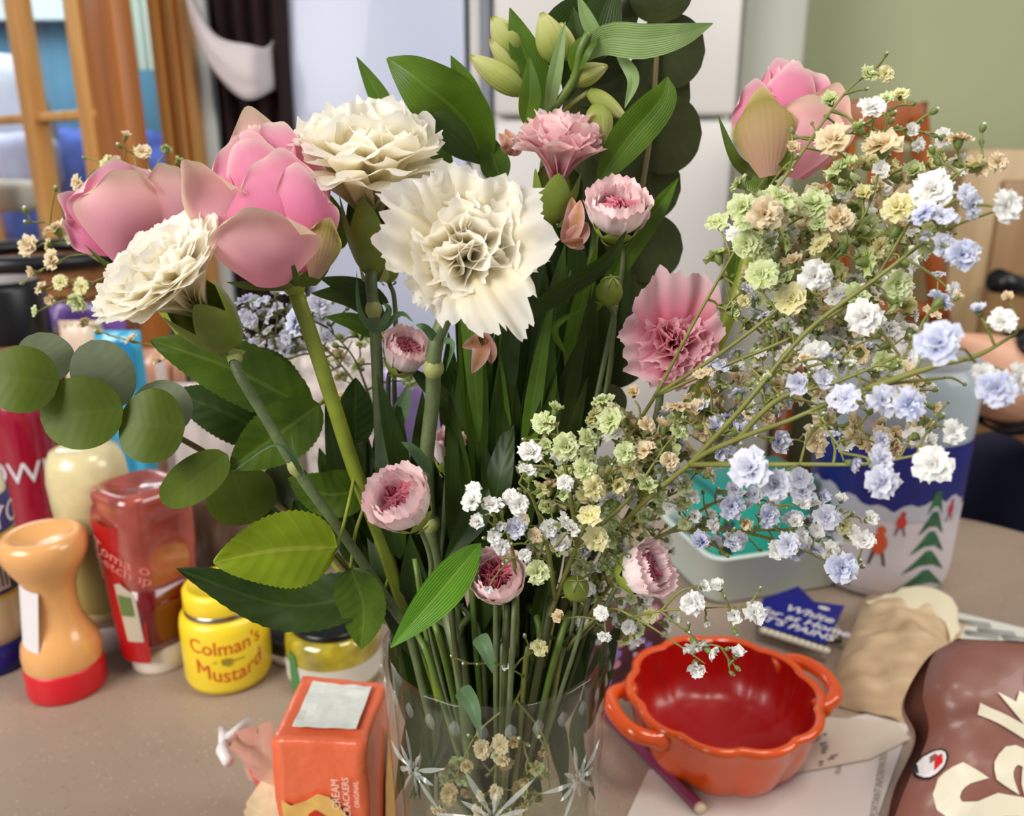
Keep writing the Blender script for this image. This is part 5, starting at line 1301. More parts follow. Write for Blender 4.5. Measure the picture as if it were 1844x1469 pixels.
# ================================================================== ALSTROEMERIA
def alst(label, top, pts):
    t = thing('alstroemeria', label, 'flower', P(*top), 'alstroemeria stems'); stem(t, [P(*top)]+[P(*q) for q in pts]+dip(random.uniform(-.02, .03), random.uniform(-.01, .035)), .0021, m_stem_alst); return t
AL = lambda par, pts, w_, m=None, kind='lance', **k: leaf('leaf', pts, w_, m or m_aleaf, par, kind, **k)
a1 = alst('alstroemeria with green buds at the top of the bouquet', (1000, 190, .46), [(975, 330, .455), (960, 560, .45), (950, 800, .44), (930, 1050, .42)])
a2 = alst('alstroemeria with a broad folded leaf left of the top buds', (800, 300, .45), [(830, 480, .45), (860, 700, .44), (880, 950, .42)])
a3 = alst('alstroemeria with a faded pink flower low behind the biggest carnation', (870, 640, .425), [(868, 760, .425), (850, 900, .42), (850, 1060, .41)])
a4 = alst('alstroemeria with tall leaves between top carnation and dark eucalyptus', (1090, 300, .46), [(1060, 500, .455), (1010, 800, .44), (970, 1050, .42)])
MB().tube(spline([P(995, 200, .44), P(1035, 140, .435), P(1046, 90, .43), P(1060, 60, .43)], 14), [.0022]*14, 8).build('leaf_stalk', m_stem_alst, a1)
AL(a1, [(1040, 110, .43), (1090, 72, .43), (1160, 74, .425), (1230, 62, .42), (1284, 42, .42)], 66, m_aleafl, fold=.15, roll=10)
AL(a1, [(1030, 130, .435), (1050, 90, .43), (1080, 60, .43)], 50, m_aleaf, fold=.5, roll=-20)
AL(a2, [(880, 300, .45), (830, 210, .44), (760, 150, .43), (698, 104, .435)], 138, m_aleaf, fold=.35, roll=-12, wave=.05)
AL(a2, [(700, 230, .46), (685, 180, .46), (642, 102, .46)], 44, m_aleaf, fold=.3)
AL(a2, [(870, 230, .46), (840, 160, .46), (812, 100, .46)], 50, m_aleaf, fold=.3)
AL(a2, [(860, 290, .435), (800, 230, .43), (770, 215, .43)], 70, m_aleafd, fold=.3)
AL(a2, [(800, 330, .455), (780, 280, .455), (748, 200, .455)], 70, m_aleaf, fold=.3)
AL(a1, [(985, 200, .45), (950, 110, .445), (918, 14, .445)], 72, m_aleaf, fold=.3, roll=15)
AL(a1, [(945, 225, .435), (955, 170, .43), (953, 102, .43)], 44, m_aleaf, fold=.3)
AL(a1, [(985, 215, .44), (1000, 130, .435), (1018, 38, .435)], 30, m_aleafl, fold=.3)
AL(a1, [(1020, 180, .46), (1040, 90, .46), (1032, 12, .46)], 56, m_aleafd, fold=.3)
AL(a1, [(1060, 120, .47), (1080, 40, .47), (1110, -40, .47)], 90, m_aleafd, fold=.2)
AL(a1, [(1000, 130, .475), (1020, 50, .475), (1090, -20, .475)], 90, m_aleafd, fold=.2)
AL(a1, [(1090, 95, .44), (1060, 40, .44), (1040, -10, .44)], 30, m_aleafl, fold=.3)
AL(a1, [(1110, 95, .44), (1140, 140, .435), (1125, 195, .435)], 26, m_aleafl, fold=.3)
AL(a4, [(1075, 330, .43), (1130, 250, .425), (1190, 180, .42), (1202, 138, .42)], 82, m_aleaf, fold=.3, roll=10)
AL(a4, [(1075, 560, .42), (1130, 450, .415), (1180, 380, .41), (1222, 320, .41)], 52, m_aleaf, fold=.3, roll=15)
AL(a4, [(900, 600, .40), (1000, 530, .395), (1090, 470, .39), (1128, 415, .39)], 46, m_aleafd, fold=.4, roll=30)
AL(a4, [(1020, 640, .40), (1000, 590, .395), (1060, 548, .39)], 14, m_aleaf, fold=.3)
AL(a4, [(1000, 300, .45), (1020, 340, .45), (1040, 380, .45)], 70, m_aleafd, fold=.2)
AL(a1, [(905, 330, .445), (890, 290, .445), (880, 240, .445)], 60, m_aleaf, fold=.2)
leaf('leaf', [(866, 978, .36), (790, 1070, .34), (703, 1166, .33)], 80, leaf_mat('fresh_alstroemeria_leaf', S(86, 142, 24), S(108, 164, 34), S(150, 190, 80)), a3, 'lance', fold=.22, roll=-10)
AL(a3, [(880, 880, .375), (850, 940, .37), (800, 1010, .365)], 56, m_aleafd, fold=.3)
AL(a3, [(870, 760, .42), (840, 690, .415), (800, 640, .41)], 44, m_aleafd, fold=.3)
AL(a3, [(850, 760, .42), (780, 700, .42), (735, 660, .42)], 36, m_aleafd, fold=.3)
AL(a2, [(700, 545, .43), (640, 520, .43), (575, 500, .43)], 46, m_aleafd, fold=.25)
AL(a2, [(695, 580, .43), (640, 535, .43), (560, 528, .43)], 50, m_aleafd, fold=.25)
AL(a2, [(690, 610, .435), (640, 580, .435), (585, 570, .435)], 36, m_aleaf, fold=.25)
def albud(par, b, t_, wpx, m=None, nm='bud', seed=0):
    """closed bud of overlapping ribbed tepals on a short stalk"""
    b, t_ = P(*b), P(*t_); ax = (t_-b).normalized(); L = (t_-b).length; R_ = frame(ax, seed); W = px2m(wpx/2, b)
    o = None
    for k in range(5):
        rows, tt, uu = [], [], []
        for i in range(13):
            s = i/12; w_ = W*math.sin(PI*min(1, .08+.9*s)**.8)**.8+W*.02
            row, tr, ur = [], [], []
            for j in range(7):
                u = j/6*2-1; a = 2*PI*k/5+u*.75
                rr = w_*(1+.10*(1-u*u)-.04*(k % 2))
                row.append(b+R_@V((rr*math.cos(a), rr*math.sin(a), L*s*(1-.04*u*u)))); tr.append(s); ur.append(u*.5)
            rows.append(row); tt.append(tr); uu.append(ur)
        q = MB().grid(rows, tt, uu).build(nm if k == 0 else 'tepal', m or m_abud, par if k == 0 else o)
        if k == 0: o = q; ORG[q] = ORG[par]
    return o
for i, (b, t_, w_) in enumerate((((935, 105, .45), (885, 30, .45), 52), ((1005, 110, .445), (975, 22, .445), 52), ((940, 165, .44), (845, 100, .44), 44), ((935, 140, .445), (880, 70, .445), 28), ((1020, 110, .455), (1010, 40, .455), 40), ((1075, 190, .435), (1085, 262, .43), 46), ((1060, 165, .44), (1130, 215, .435), 30), ((1030, 145, .44), (1095, 118, .435), 36), ((1060, 205, .44), (1090, 250, .44), 30))):
    albud(a1, b, t_, w_, seed=i)
for a_, b_ in (((1000, 190, .455), (935, 105, .45)), ((1000, 190, .455), (1005, 110, .445)), ((965, 260, .45), (940, 165, .44)), ((1000, 220, .45), (1060, 165, .44)), ((960, 230, .45), (935, 140, .445))):
    MB().tube([P(*a_), P(*a_).lerp(P(*b_), .5)+V((0, -.003, .002)), P(*b_)], .0013, 6).build('bud_stalk', m_abud, a1)
def fadeflower(par, c, tips, w_):
    for k, (px, py, Y) in enumerate(tips):
        leaf('faded_petal', [(c[0], c[1], c[2]), ((c[0]+px)/2+6, (c[1]+py)/2, (c[2]+Y)/2-.004), (px, py, Y)], w_, m_afade, par, 'ovate', fold=.3, roll=25*(k-1), half=3)
fadeflower(a3, (868, 605, .41), [(832, 625, .40), (850, 672, .395), (885, 655, .40), (880, 620, .405)], 34)
fadeflower(a4, (1018, 440, .42), [(1045, 360, .415), (1058, 400, .415), (1030, 355, .42), (1050, 430, .41)], 40)
fadeflower(a2, (918, 280, .445), [(898, 240, .44), (910, 232, .44), (925, 250, .44)], 30)
MB().tube(spline([P(868, 605, .41), P(870, 620, .42), P(868, 680, .425)], 8), .0012, 6).build('flower_stalk', m_stem_alst, a3)
# the dense leafy heart of the bunch
rng = random.Random(77)
pars = [a1, a2, a3, a4]
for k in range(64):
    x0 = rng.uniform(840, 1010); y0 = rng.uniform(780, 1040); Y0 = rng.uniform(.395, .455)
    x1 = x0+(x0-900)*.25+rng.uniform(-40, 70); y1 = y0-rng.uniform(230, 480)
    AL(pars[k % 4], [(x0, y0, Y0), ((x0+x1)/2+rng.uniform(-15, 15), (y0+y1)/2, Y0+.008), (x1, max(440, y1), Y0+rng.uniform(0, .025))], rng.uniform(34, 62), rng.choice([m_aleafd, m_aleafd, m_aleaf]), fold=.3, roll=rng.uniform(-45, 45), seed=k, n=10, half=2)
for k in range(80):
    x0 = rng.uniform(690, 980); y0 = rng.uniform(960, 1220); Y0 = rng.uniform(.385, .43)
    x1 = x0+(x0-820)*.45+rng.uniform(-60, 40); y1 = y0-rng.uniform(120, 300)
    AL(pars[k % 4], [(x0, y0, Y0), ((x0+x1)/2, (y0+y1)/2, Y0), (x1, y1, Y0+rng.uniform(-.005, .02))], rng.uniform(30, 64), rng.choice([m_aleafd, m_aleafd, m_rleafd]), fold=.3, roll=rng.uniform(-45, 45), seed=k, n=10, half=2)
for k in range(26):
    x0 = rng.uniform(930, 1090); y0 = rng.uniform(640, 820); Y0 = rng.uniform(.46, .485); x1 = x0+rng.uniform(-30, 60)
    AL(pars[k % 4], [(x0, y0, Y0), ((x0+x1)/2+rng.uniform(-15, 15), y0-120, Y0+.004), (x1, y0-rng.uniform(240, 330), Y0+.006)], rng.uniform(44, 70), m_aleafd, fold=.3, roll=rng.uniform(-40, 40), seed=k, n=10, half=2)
for k in range(24):
    x0 = rng.uniform(640, 740); y0 = rng.uniform(930, 1080); Y0 = rng.uniform(.415, .455); x1 = x0-rng.uniform(10, 110)
    (AL if k % 2 else (lambda p_, q_, w_, m_, **kw: leaf('leaf', q_, w_*1.5, m_, p_, 'ovate', serr=.05, **kw)))(pars[k % 4] if k % 2 else ra, [(x0, y0, Y0), ((x0+x1)/2, y0-90, Y0), (x1, y0-rng.uniform(150, 250), Y0+.006)], rng.uniform(36, 60), rng.choice([m_aleafd, m_rleafd]), fold=.25, roll=rng.uniform(-40, 40), seed=k, n=12, half=2)
# narrow blue green carnation leaves
whites = [o for o in C.objects if o.name.startswith('white_carnation')]
CL = lambda par, pts, w_, **k: leaf('leaf', pts, w_, m_cleaf, par, 'blade', fold=.5, half=2, n=10, **k)
CL(whites[1], [(545, 858, .37), (500, 800, .362), (418, 850, .36)], 7); CL(whites[1], [(545, 855, .368), (530, 820, .362), (524, 782, .362)], 9)
CL(whites[2], [(676, 600, .41), (648, 560, .40), (642, 488, .40)], 14); CL(whites[2], [(680, 600, .41), (700, 560, .40), (690, 545, .40)], 18); CL(whites[2], [(684, 598, .41), (720, 565, .40), (745, 580, .395)], 14)
CL(whites[0], [(785, 612, .378), (765, 590, .37), (748, 585, .37)], 20); CL(whites[0], [(795, 612, .378), (815, 620, .37), (803, 668, .37)], 14)
CL(whites[0], [(775, 850, .38), (745, 810, .372), (722, 795, .37)], 26); CL(whites[0], [(830, 1240, .345), (850, 1270, .333), (866, 1326, .326)], 40); CL(whites[0], [(862, 1145, .345), (875, 1170, .338), (887, 1212, .334)], 38)
CL(whites[2], [(700, 780, .40), (725, 730, .395), (735, 690, .395)], 40)
# bare stems standing in the vase
fillers = []
for k in range(34):
    a = rng.uniform(0, 2*PI); q = .050*math.sqrt(rng.random()); dx, dy = q*math.cos(a), q*math.sin(a)
    par = rng.choice(pars); topz_ = rng.uniform(.24, .285)
    MB().tube(spline([VC+V((dx*1.25, dy*1.1+.01, topz_)), VC+V((dx, dy, .225)), VC+V((dx*.4, dy*.4, .13)), VC+V((-dx*.6, -dy*.6, .03))], 14), rng.uniform(.0011, .0022), 6).build('stem', rng.choice([m_stem_alst, m_stem_car, m_stem_gypd]), par)
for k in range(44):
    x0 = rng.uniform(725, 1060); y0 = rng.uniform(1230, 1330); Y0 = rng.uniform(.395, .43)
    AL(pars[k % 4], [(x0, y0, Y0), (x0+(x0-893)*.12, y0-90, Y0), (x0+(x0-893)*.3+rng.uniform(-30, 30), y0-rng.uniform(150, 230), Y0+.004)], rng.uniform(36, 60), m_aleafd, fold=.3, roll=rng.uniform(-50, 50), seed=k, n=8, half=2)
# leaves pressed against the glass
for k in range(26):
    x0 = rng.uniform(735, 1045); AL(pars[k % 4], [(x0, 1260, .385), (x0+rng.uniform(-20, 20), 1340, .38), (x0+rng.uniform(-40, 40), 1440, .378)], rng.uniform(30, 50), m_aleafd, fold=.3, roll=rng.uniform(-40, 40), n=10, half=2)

# ================================================================== EUCALYPTUS
e1 = thing('eucalyptus_branch', 'eucalyptus branch with round grey green leaves reaching out to the left', 'branch', P(720, 1110, .40), 'eucalyptus branches')
stem(e1, [P(-40, 640, .365), P(100, 690, .37), P(215, 740, .378), P(330, 792, .388), P(420, 850, .40), P(560, 960, .405), P(700, 1110, .40)]+dip(-.035, .02), .0012, m_stem_euc, r1=.0022)
EL = lambda par, b, t_, w_, Y, m, roll=0, Yt=None: leaf('leaf', [(b[0], b[1], Y), ((b[0]+t_[0])/2, (b[1]+t_[1])/2, ((Yt or Y)+Y)/2-.003), (t_[0], t_[1], Yt or Y)], w_, m, par, 'round', fold=.06, roll=roll, n=22)
EL(e1, (222, 735), (72, 752), 132, .366, m_eleaf, 0, .36)
EL(e1, (208, 738), (165, 612), 106, .376, m_eleafp, 0, .372)
EL(e1, (333, 770), (214, 762), 138, .372, m_eleaf, 10, .366)
EL(e1, (322, 778), (262, 692), 104, .385, m_eleafp, 0)
EL(e1, (410, 818), (292, 906), 80, .378, m_eleaf, 0, .37)
EL(e1, (418, 845), (452, 942), 122, .398, m_eleaf, 0)
EL(e1, (106, 690), (-28, 676), 122, .360, m_eleaf, 0, .352)
EL(e1, (98, 690), (70, 598), 96, .372, m_eleafp, 20)
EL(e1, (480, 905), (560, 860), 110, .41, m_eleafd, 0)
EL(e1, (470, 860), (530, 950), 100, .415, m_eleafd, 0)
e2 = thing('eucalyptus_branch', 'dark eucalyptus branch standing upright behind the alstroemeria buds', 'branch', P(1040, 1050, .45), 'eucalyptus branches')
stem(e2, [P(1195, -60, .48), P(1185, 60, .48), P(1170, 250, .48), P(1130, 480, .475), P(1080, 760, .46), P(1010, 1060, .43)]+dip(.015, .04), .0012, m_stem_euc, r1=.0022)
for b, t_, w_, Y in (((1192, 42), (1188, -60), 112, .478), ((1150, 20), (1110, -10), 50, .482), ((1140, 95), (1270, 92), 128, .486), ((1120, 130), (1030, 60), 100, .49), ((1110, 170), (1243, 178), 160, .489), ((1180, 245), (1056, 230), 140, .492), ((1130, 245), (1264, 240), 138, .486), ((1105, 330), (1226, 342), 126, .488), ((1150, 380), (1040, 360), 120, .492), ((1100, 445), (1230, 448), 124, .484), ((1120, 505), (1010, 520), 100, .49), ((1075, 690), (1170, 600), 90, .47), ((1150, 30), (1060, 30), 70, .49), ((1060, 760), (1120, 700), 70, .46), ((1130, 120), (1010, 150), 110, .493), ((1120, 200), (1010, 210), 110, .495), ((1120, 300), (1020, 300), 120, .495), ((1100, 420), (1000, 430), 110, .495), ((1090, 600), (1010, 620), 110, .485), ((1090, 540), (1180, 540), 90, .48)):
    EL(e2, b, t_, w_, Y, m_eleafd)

# ================================================================== GYPSOPHILA
COLS = {'W': [(0, S(214, 216, 186)), (.4, S(244, 242, 236)), (1, S(255, 254, 250))],
        'G': [(0, S(150, 172, 70)), (.45, S(204, 216, 136)), (1, S(234, 240, 200))],
        'C': [(0, S(196, 160, 90)), (.45, S(232, 210, 160)), (1, S(246, 232, 204))],
        'Y': [(0, S(196, 190, 90)), (.45, S(236, 226, 150)), (1, S(246, 242, 204))],
        'B': [(0, S(104, 116, 200)), (.35, S(176, 186, 228)), (.7, S(222, 226, 244)), (1, S(240, 242, 250))],
        'L': [(0, S(160, 162, 204)), (.4, S(214, 216, 236)), (1, S(244, 244, 250))],
        'N': [(0, S(150, 110, 50)), (.45, S(206, 176, 110)), (1, S(226, 206, 160))]}
MC = {k: petal_mat({'W': 'white', 'G': 'green', 'C': 'cream', 'Y': 'lemon', 'B': 'blue', 'L': 'lilac', 'N': 'tan'}[k]+'_gypsophila_petal', v, .3, vein=14) for k, v in COLS.items()}
m_gcal = M('floret_calyx', S(110, 124, 60), .5)
def floret_mesh(seed, kind):
    """radius about 1; +Z is where the flower looks; slot 0 petals, slot 1 calyx"""
    rng = random.Random(seed); mb = MB()
    layers = {'open': ((7, 1.45, 1.0), (6, 1.1, .92), (6, .72, .8), (4, .35, .66)), 'half': ((6, .75, 1.15), (5, .5, 1.1), (4, .25, 1.0)), 'flat': ((6, 1.62, 1.0), (6, 1.4, .85), (5, 1.0, .6), (4, .5, .45))}[kind]
    for li, (n, a, L) in enumerate(layers):
        for k in range(n):
            sp = 2*PI*(k+rng.uniform(-.3, .3))/n+li*.6; aa = a+rng.uniform(-.16, .16); l = L*rng.uniform(.88, 1.1); wd = l*rng.uniform(.34, .46); ph = rng.uniform(0, 6)
            rows, tt, uu = [], [], []
            for i in range(4):
                t = i/3; row = []
                an = aa*min(1, t*1.3)
                for j in range(5):
                    u = j/4*2-1; w_ = wd*(.2+.8*min(1, t*1.35))
                    ll = l*t*(1-.14*(u*u)*t) - (l*.10 if (i == 3 and j in (1, 3)) else 0)
                    r_ = ll*math.sin(an*.9); z = ll*math.cos(an*.9)*.95-.25
                    z += .13*l*t*math.sin(3.4*u+ph); r_ += .06*l*t*math.cos(4*u+ph)
                    x, y = r_, u*w_
                    row.append(V((x*math.cos(sp)-y*math.sin(sp), x*math.sin(sp)+y*math.cos(sp), z)))
                rows.append(row); tt.append([min(1, t*(.55+.15*li)+.25*t*t)+.05]*5); uu.append([-.5, -.25, 0, .25, .5])
            mb.grid(rows, tt, uu, mi=0)
    mb.lathe([(0, -.75), (.14, -.72), (.26, -.5), (.34, -.2), (.36, .02)], (0, 0, 0), 8, mi=1)
    return mb.mesh('floret_'+kind, [MC['W'], m_gcal])
FM = {'open': [floret_mesh(s, 'open') for s in (1, 2, 3, 4)], 'half': [floret_mesh(s, 'half') for s in (5, 6)], 'flat': [floret_mesh(s, 'flat') for s in (7, 8)]}
bm_ = MB().lathe([(0, -1), (.35, -.9), (.6, -.45), (.72, 0), (.66, .45), (.4, .8), (0, .95)], (0, 0, 0), 9).lathe([(0, .35), (.45, .4), (.52, .62), (.3, .95), (0, 1.1)], (0, 0, 0), 8, mi=1)
BUD = bm_.mesh('bud', [m_gcal, MC['W']])

def spray(label, mains, florets, buds, group='gypsophila sprays', seed=1, dark=False, root_dip=None, rmain=.0013, rtwig=.00042, fill=(), budfill=()):
    """mains: list of main twigs [(px,py,Y)...] root first; florets: (px,py,Y,size px,colour[,kind]); fill: ellipses of scattered ones"""
    rng = random.Random(seed); ms = [[P(*q) for q in m] for m in mains]
    t = thing('gypsophila_spray', label, 'flower', ms[0][0], group)
    nodes = []; mb = MB()
    for mi, m in enumerate(ms):
        c = spline(m, 7*len(m)); k = len(c)
        if mi == 0 and root_dip:
            c2 = spline([c[0]]+dip(*root_dip), 16); mb.tube(c2, rmain*1.25, 6)
        mb.tube(c, [rmain*(1.2-.75*i/(k-1))*(1 if mi == 0 else .85) for i in range(k)], 6)
        nodes += c[k//6:]
    cons = set(range(len(nodes)))
    fl = list(florets)
    for cx, cy, rx, ry, Y0, Y1, n, cols, s0, s1 in fill:
        for _ in range(n):
            a = rng.uniform(0, 2*PI); q = math.sqrt(rng.random()); Y = rng.uniform(Y0, Y1)
            fl.append((cx+rx*q*math.cos(a), cy+ry*q*math.sin(a), Y, rng.uniform(s0, s1), rng.choice(cols)))
    bl = list(buds)
    for cx, cy, rx, ry, Y0, Y1, n, s0, s1 in budfill:
        for _ in range(n):
            a = rng.uniform(0, 2*PI); q = math.sqrt(rng.random())
            bl.append((cx+rx*q*math.cos(a), cy+ry*q*math.sin(a), rng.uniform(Y0, Y1), rng.uniform(s0, s1)))
    items = [(P(f[0], f[1], f[2]), f, 0) for f in fl]+[(P(b[0], b[1], b[2]), b, 1) for b in bl]
    items.sort(key=lambda it: min((it[0]-n_).length for n_ in nodes))
    root = ms[0][0]; tips = []
    for p, f, isb in items:
        best, bi = 1e9, 0
        dr = (p-root).length
        for i, n_ in enumerate(nodes):
            d = (p-n_).length
            pen = max(0, (n_-root).length-dr)*3
            if d < .006: d += .012
            if d+pen < best: best, bi = d+pen, i
        b = nodes[bi]; d = p-b; L = d.length
        size = px2m(f[3]/2, p)*(1.0 if isb else 1.14)
        out = (d.normalized()+V((0, 0, .35))+V((rng.uniform(-.3, .3), rng.uniform(-.3, .3), rng.uniform(-.2, .2)))).normalized()
        m1 = b+d*.45+V((rng.uniform(-1, 1), rng.uniform(-1, 1), rng.uniform(-.2, 1)))*L*.09
        end = p-out*size*.7
        m2 = m1.lerp(end, .6)+V((0, 0, L*.02))
        c = spline([b, m1, m2, end], 7 if L > .012 else 5)
        mb.tube(c, [rtwig*(1.5-.7*i/(len(c)-1)) for i in range(len(c))], 4, cap=False)
        nodes += [m1, m2]
        face = out if rng.random() < .35 else (out+((V((0, 0, H))-p).normalized()*rng.uniform(.2, 1.5))).normalized()
        R_ = frame(face, rng.uniform(0, 6))
        if isb: inst('bud', BUD, t, p, frame(out, rng.uniform(0, 6)), size)
        else:
            kind = f[5] if len(f) > 5 else rng.choice(['open', 'open', 'open', 'half', 'flat'])
            inst('floret', rng.choice(FM[kind]), t, p, R_, size*(1.0 if kind != 'half' else .85)*rng.uniform(.95, 1.08), {0: MC[f[4]]})
    mb.build('twigs', m_stem_gypd if dark else m_stem_gyp, t)
    return t

# upper right: green, cream and white
spray('tall gypsophila spray of green, cream and white florets below the right rose',
      [[(1010, 1120, .39), (1080, 880, .385), (1180, 712, .375), (1250, 580, .37), (1330, 440, .365), (1390, 330, .365)],
       [(1180, 712, .375), (1320, 620, .355), (1440, 520, .345), (1560, 380, .345), (1600, 200, .35)],
       [(1180, 712, .375), (1300, 660, .36), (1440, 600, .345), (1560, 520, .335), (1640, 400, .33), (1740, 300, .33)],
       [(1330, 440, .365), (1440, 280, .375), (1520, 170, .385), (1580, 120, .39)]],
      [(1338, 372, .335, 56, 'G'), (1378, 384, .325, 62, 'C', 'open'), (1408, 350, .34, 58, 'G'), (1465, 365, .35, 60, 'G'), (1508, 392, .325, 56, 'C'), (1475, 400, .345, 40, 'G'), (1330, 330, .35, 40, 'G'), (1345, 395, .35, 50, 'G'),
       (1512, 302, .345, 56, 'G', 'open'), (1500, 250, .345, 60, 'C'), (1548, 232, .35, 40, 'G'), (1590, 258, .335, 66, 'C', 'open'), (1570, 192, .335, 52, 'W', 'open'), (1592, 178, .35, 36, 'G'), (1622, 168, .355, 34, 'Y'), (1565, 132, .38, 34, 'G'), (1595, 132, .375, 30, 'Y'), (1495, 182, .36, 40, 'G', 'half'), (1428, 266, .345, 30, 'C', 'half'),
       (1586, 306, .335, 40, 'W', 'half'), (1645, 310, .34, 48, 'G'), (1616, 372, .325, 56, 'Y', 'open'), (1678, 340, .32, 70, 'W', 'open'), (1726, 250, .335, 46, 'C', 'open'), (1722, 290, .34, 40, 'W'), (1760, 300, .335, 44, 'C'), (1798, 292, .33, 36, 'C'), (1640, 235, .345, 34, 'W'), (1655, 260, .345, 26, 'W'),
       (1290, 398, .385, 44, 'G'), (1292, 460, .38, 48, 'G'), (1312, 554, .37, 48, 'G'), (1370, 492, .335, 56, 'G'), (1468, 496, .325, 56, 'W', 'open'), (1425, 536, .34, 58, 'Y'), (1640, 470, .33, 56, 'W'), (1618, 512, .325, 56, 'G', 'open'), (1430, 470, .34, 34, 'C'), (1558, 570, .315, 60, 'W', 'open'), (1470, 640, .33, 52, 'W'), (1500, 660, .33, 40, 'W'), (1600, 590, .33, 44, 'W'), (1520, 440, .345, 50, 'G'), (1560, 470, .345, 50, 'G'), (1600, 430, .345, 40, 'G'), (1555, 350, .345, 40, 'Y'), (1410, 430, .355, 50, 'G'), (1370, 440, .36, 40, 'C'),
       (1630, 640, .33, 46, 'W'), (1590, 650, .335, 36, 'G'), (1545, 530, .335, 50, 'G')],
      [(1596, 98, .385, 10), (1618, 232, .35, 14), (1682, 200, .34, 18), (1770, 230, .335, 18), (1768, 255, .335, 14), (1645, 186, .35, 14), (1605, 218, .35, 14), (1655, 220, .345, 14), (1560, 160, .37, 10), (1690, 290, .34, 20), (1678, 270, .34, 18)],
      seed=5, root_dip=(.03, -.008), rmain=.0010,
      fill=[(1440, 430, 115, 90, .35, .40, 56, 'GGGYCW', 34, 52), (1560, 400, 130, 110, .34, .40, 62, 'GGYCW', 34, 52), (1530, 560, 130, 75, .34, .40, 62, 'WWGYC', 32, 50), (1630, 300, 110, 70, .35, .39, 18, 'CYW', 24, 36), (1400, 560, 95, 75, .36, .41, 36, 'GWYL', 24, 38)],
      budfill=[(1560, 330, 200, 150, .34, .40, 80, 9, 15), (1450, 500, 160, 130, .35, .41, 70, 8, 14)])
# right: blue and white
spray('gypsophila spray of blue and white florets spreading to the right edge',
      [[(1030, 1130, .385), (1110, 960, .37), (1242, 836, .345), (1330, 790, .325), (1420, 757, .31), (1560, 700, .30), (1700, 680, .29)],
       [(1242, 836, .345), (1380, 836, .315), (1450, 836, .305), (1560, 835, .295), (1650, 820, .285)],
       [(1242, 836, .345), (1340, 730, .335), (1450, 600, .33), (1580, 500, .32), (1690, 420, .315), (1790, 380, .31)],
       [(1560, 700, .30), (1680, 660, .285), (1760, 640, .28), (1830, 600, .28)],
       [(1320, 800, .33), (1400, 720, .32), (1500, 690, .31), (1620, 640, .30)]],
      [(1350, 842, .272, 70, 'L', 'open'), (1396, 872, .275, 62, 'L', 'open'), (1588, 828, .268, 52, 'L', 'open'), (1590, 868, .262, 56, 'L', 'open'), (1534, 834, .28, 40, 'L', 'half'), (1680, 836, .262, 66, 'W', 'open'), (1718, 778, .272, 46, 'W', 'open'),
       (1690, 616, .252, 78, 'B', 'open'), (1640, 728, .275, 58, 'B'), (1592, 720, .282, 56, 'L', 'open'), (1440, 690, .30, 62, 'L'), (1520, 715, .29, 52, 'L'), (1796, 700, .25, 70, 'B', 'open'), (1770, 672, .255, 40, 'W'), (1838, 680, .25, 56, 'W'), (1806, 576, .27, 52, 'W', 'open'), (1762, 560, .28, 36, 'L', 'half'),
       (1695, 540, .30, 48, 'B'), (1735, 458, .29, 58, 'B', 'open'), (1660, 385, .30, 44, 'B'), (1695, 385, .30, 56, 'L'), (1752, 370, .295, 48, 'L'), (1815, 370, .28, 60, 'W', 'open'), (1700, 440, .30, 44, 'L'), (1740, 350, .30, 36, 'L'), (1725, 535, .30, 24, 'C', 'half'), (1815, 535, .28, 26, 'C', 'half'),
       (1470, 790, .345, 56, 'C', 'flat'), (1600, 620, .34, 40, 'C'), (1640, 690, .34, 48, 'C'), (1590, 790, .33, 56, 'C', 'flat'), (1540, 770, .335, 60, 'C', 'flat'), (1650, 780, .335, 44, 'C'), (1480, 700, .34, 40, 'C'), (1680, 560, .335, 34, 'C'),
       (1290, 770, .355, 50, 'L'), (1325, 775, .352, 50, 'L'), (1310, 755, .355, 42, 'B'), (1400, 795, .345, 54, 'L'), (1260, 740, .36, 50, 'C'), (1350, 770, .35, 36, 'L')],
      [(1662, 640, .29, 16), (1695, 750, .29, 16), (1610, 660, .30, 14), (1480, 745, .30, 14)],
      seed=6, root_dip=(.034, -.02), rmain=.0013, rtwig=.0004,
      fill=[(1520, 680, 150, 65, .31, .37, 62, 'LWCCWG', 26, 44), (1590, 760, 110, 60, .31, .37, 30, 'LWCC', 24, 40), (1690, 450, 70, 80, .30, .35, 12, 'LLW', 22, 34), (1330, 700, 100, 70, .345, .39, 36, 'CCWLG', 26, 40), (1450, 620, 100, 50, .33, .39, 30, 'WGWY', 24, 38)],
      budfill=[(1560, 700, 180, 110, .29, .36, 40, 8, 13)])
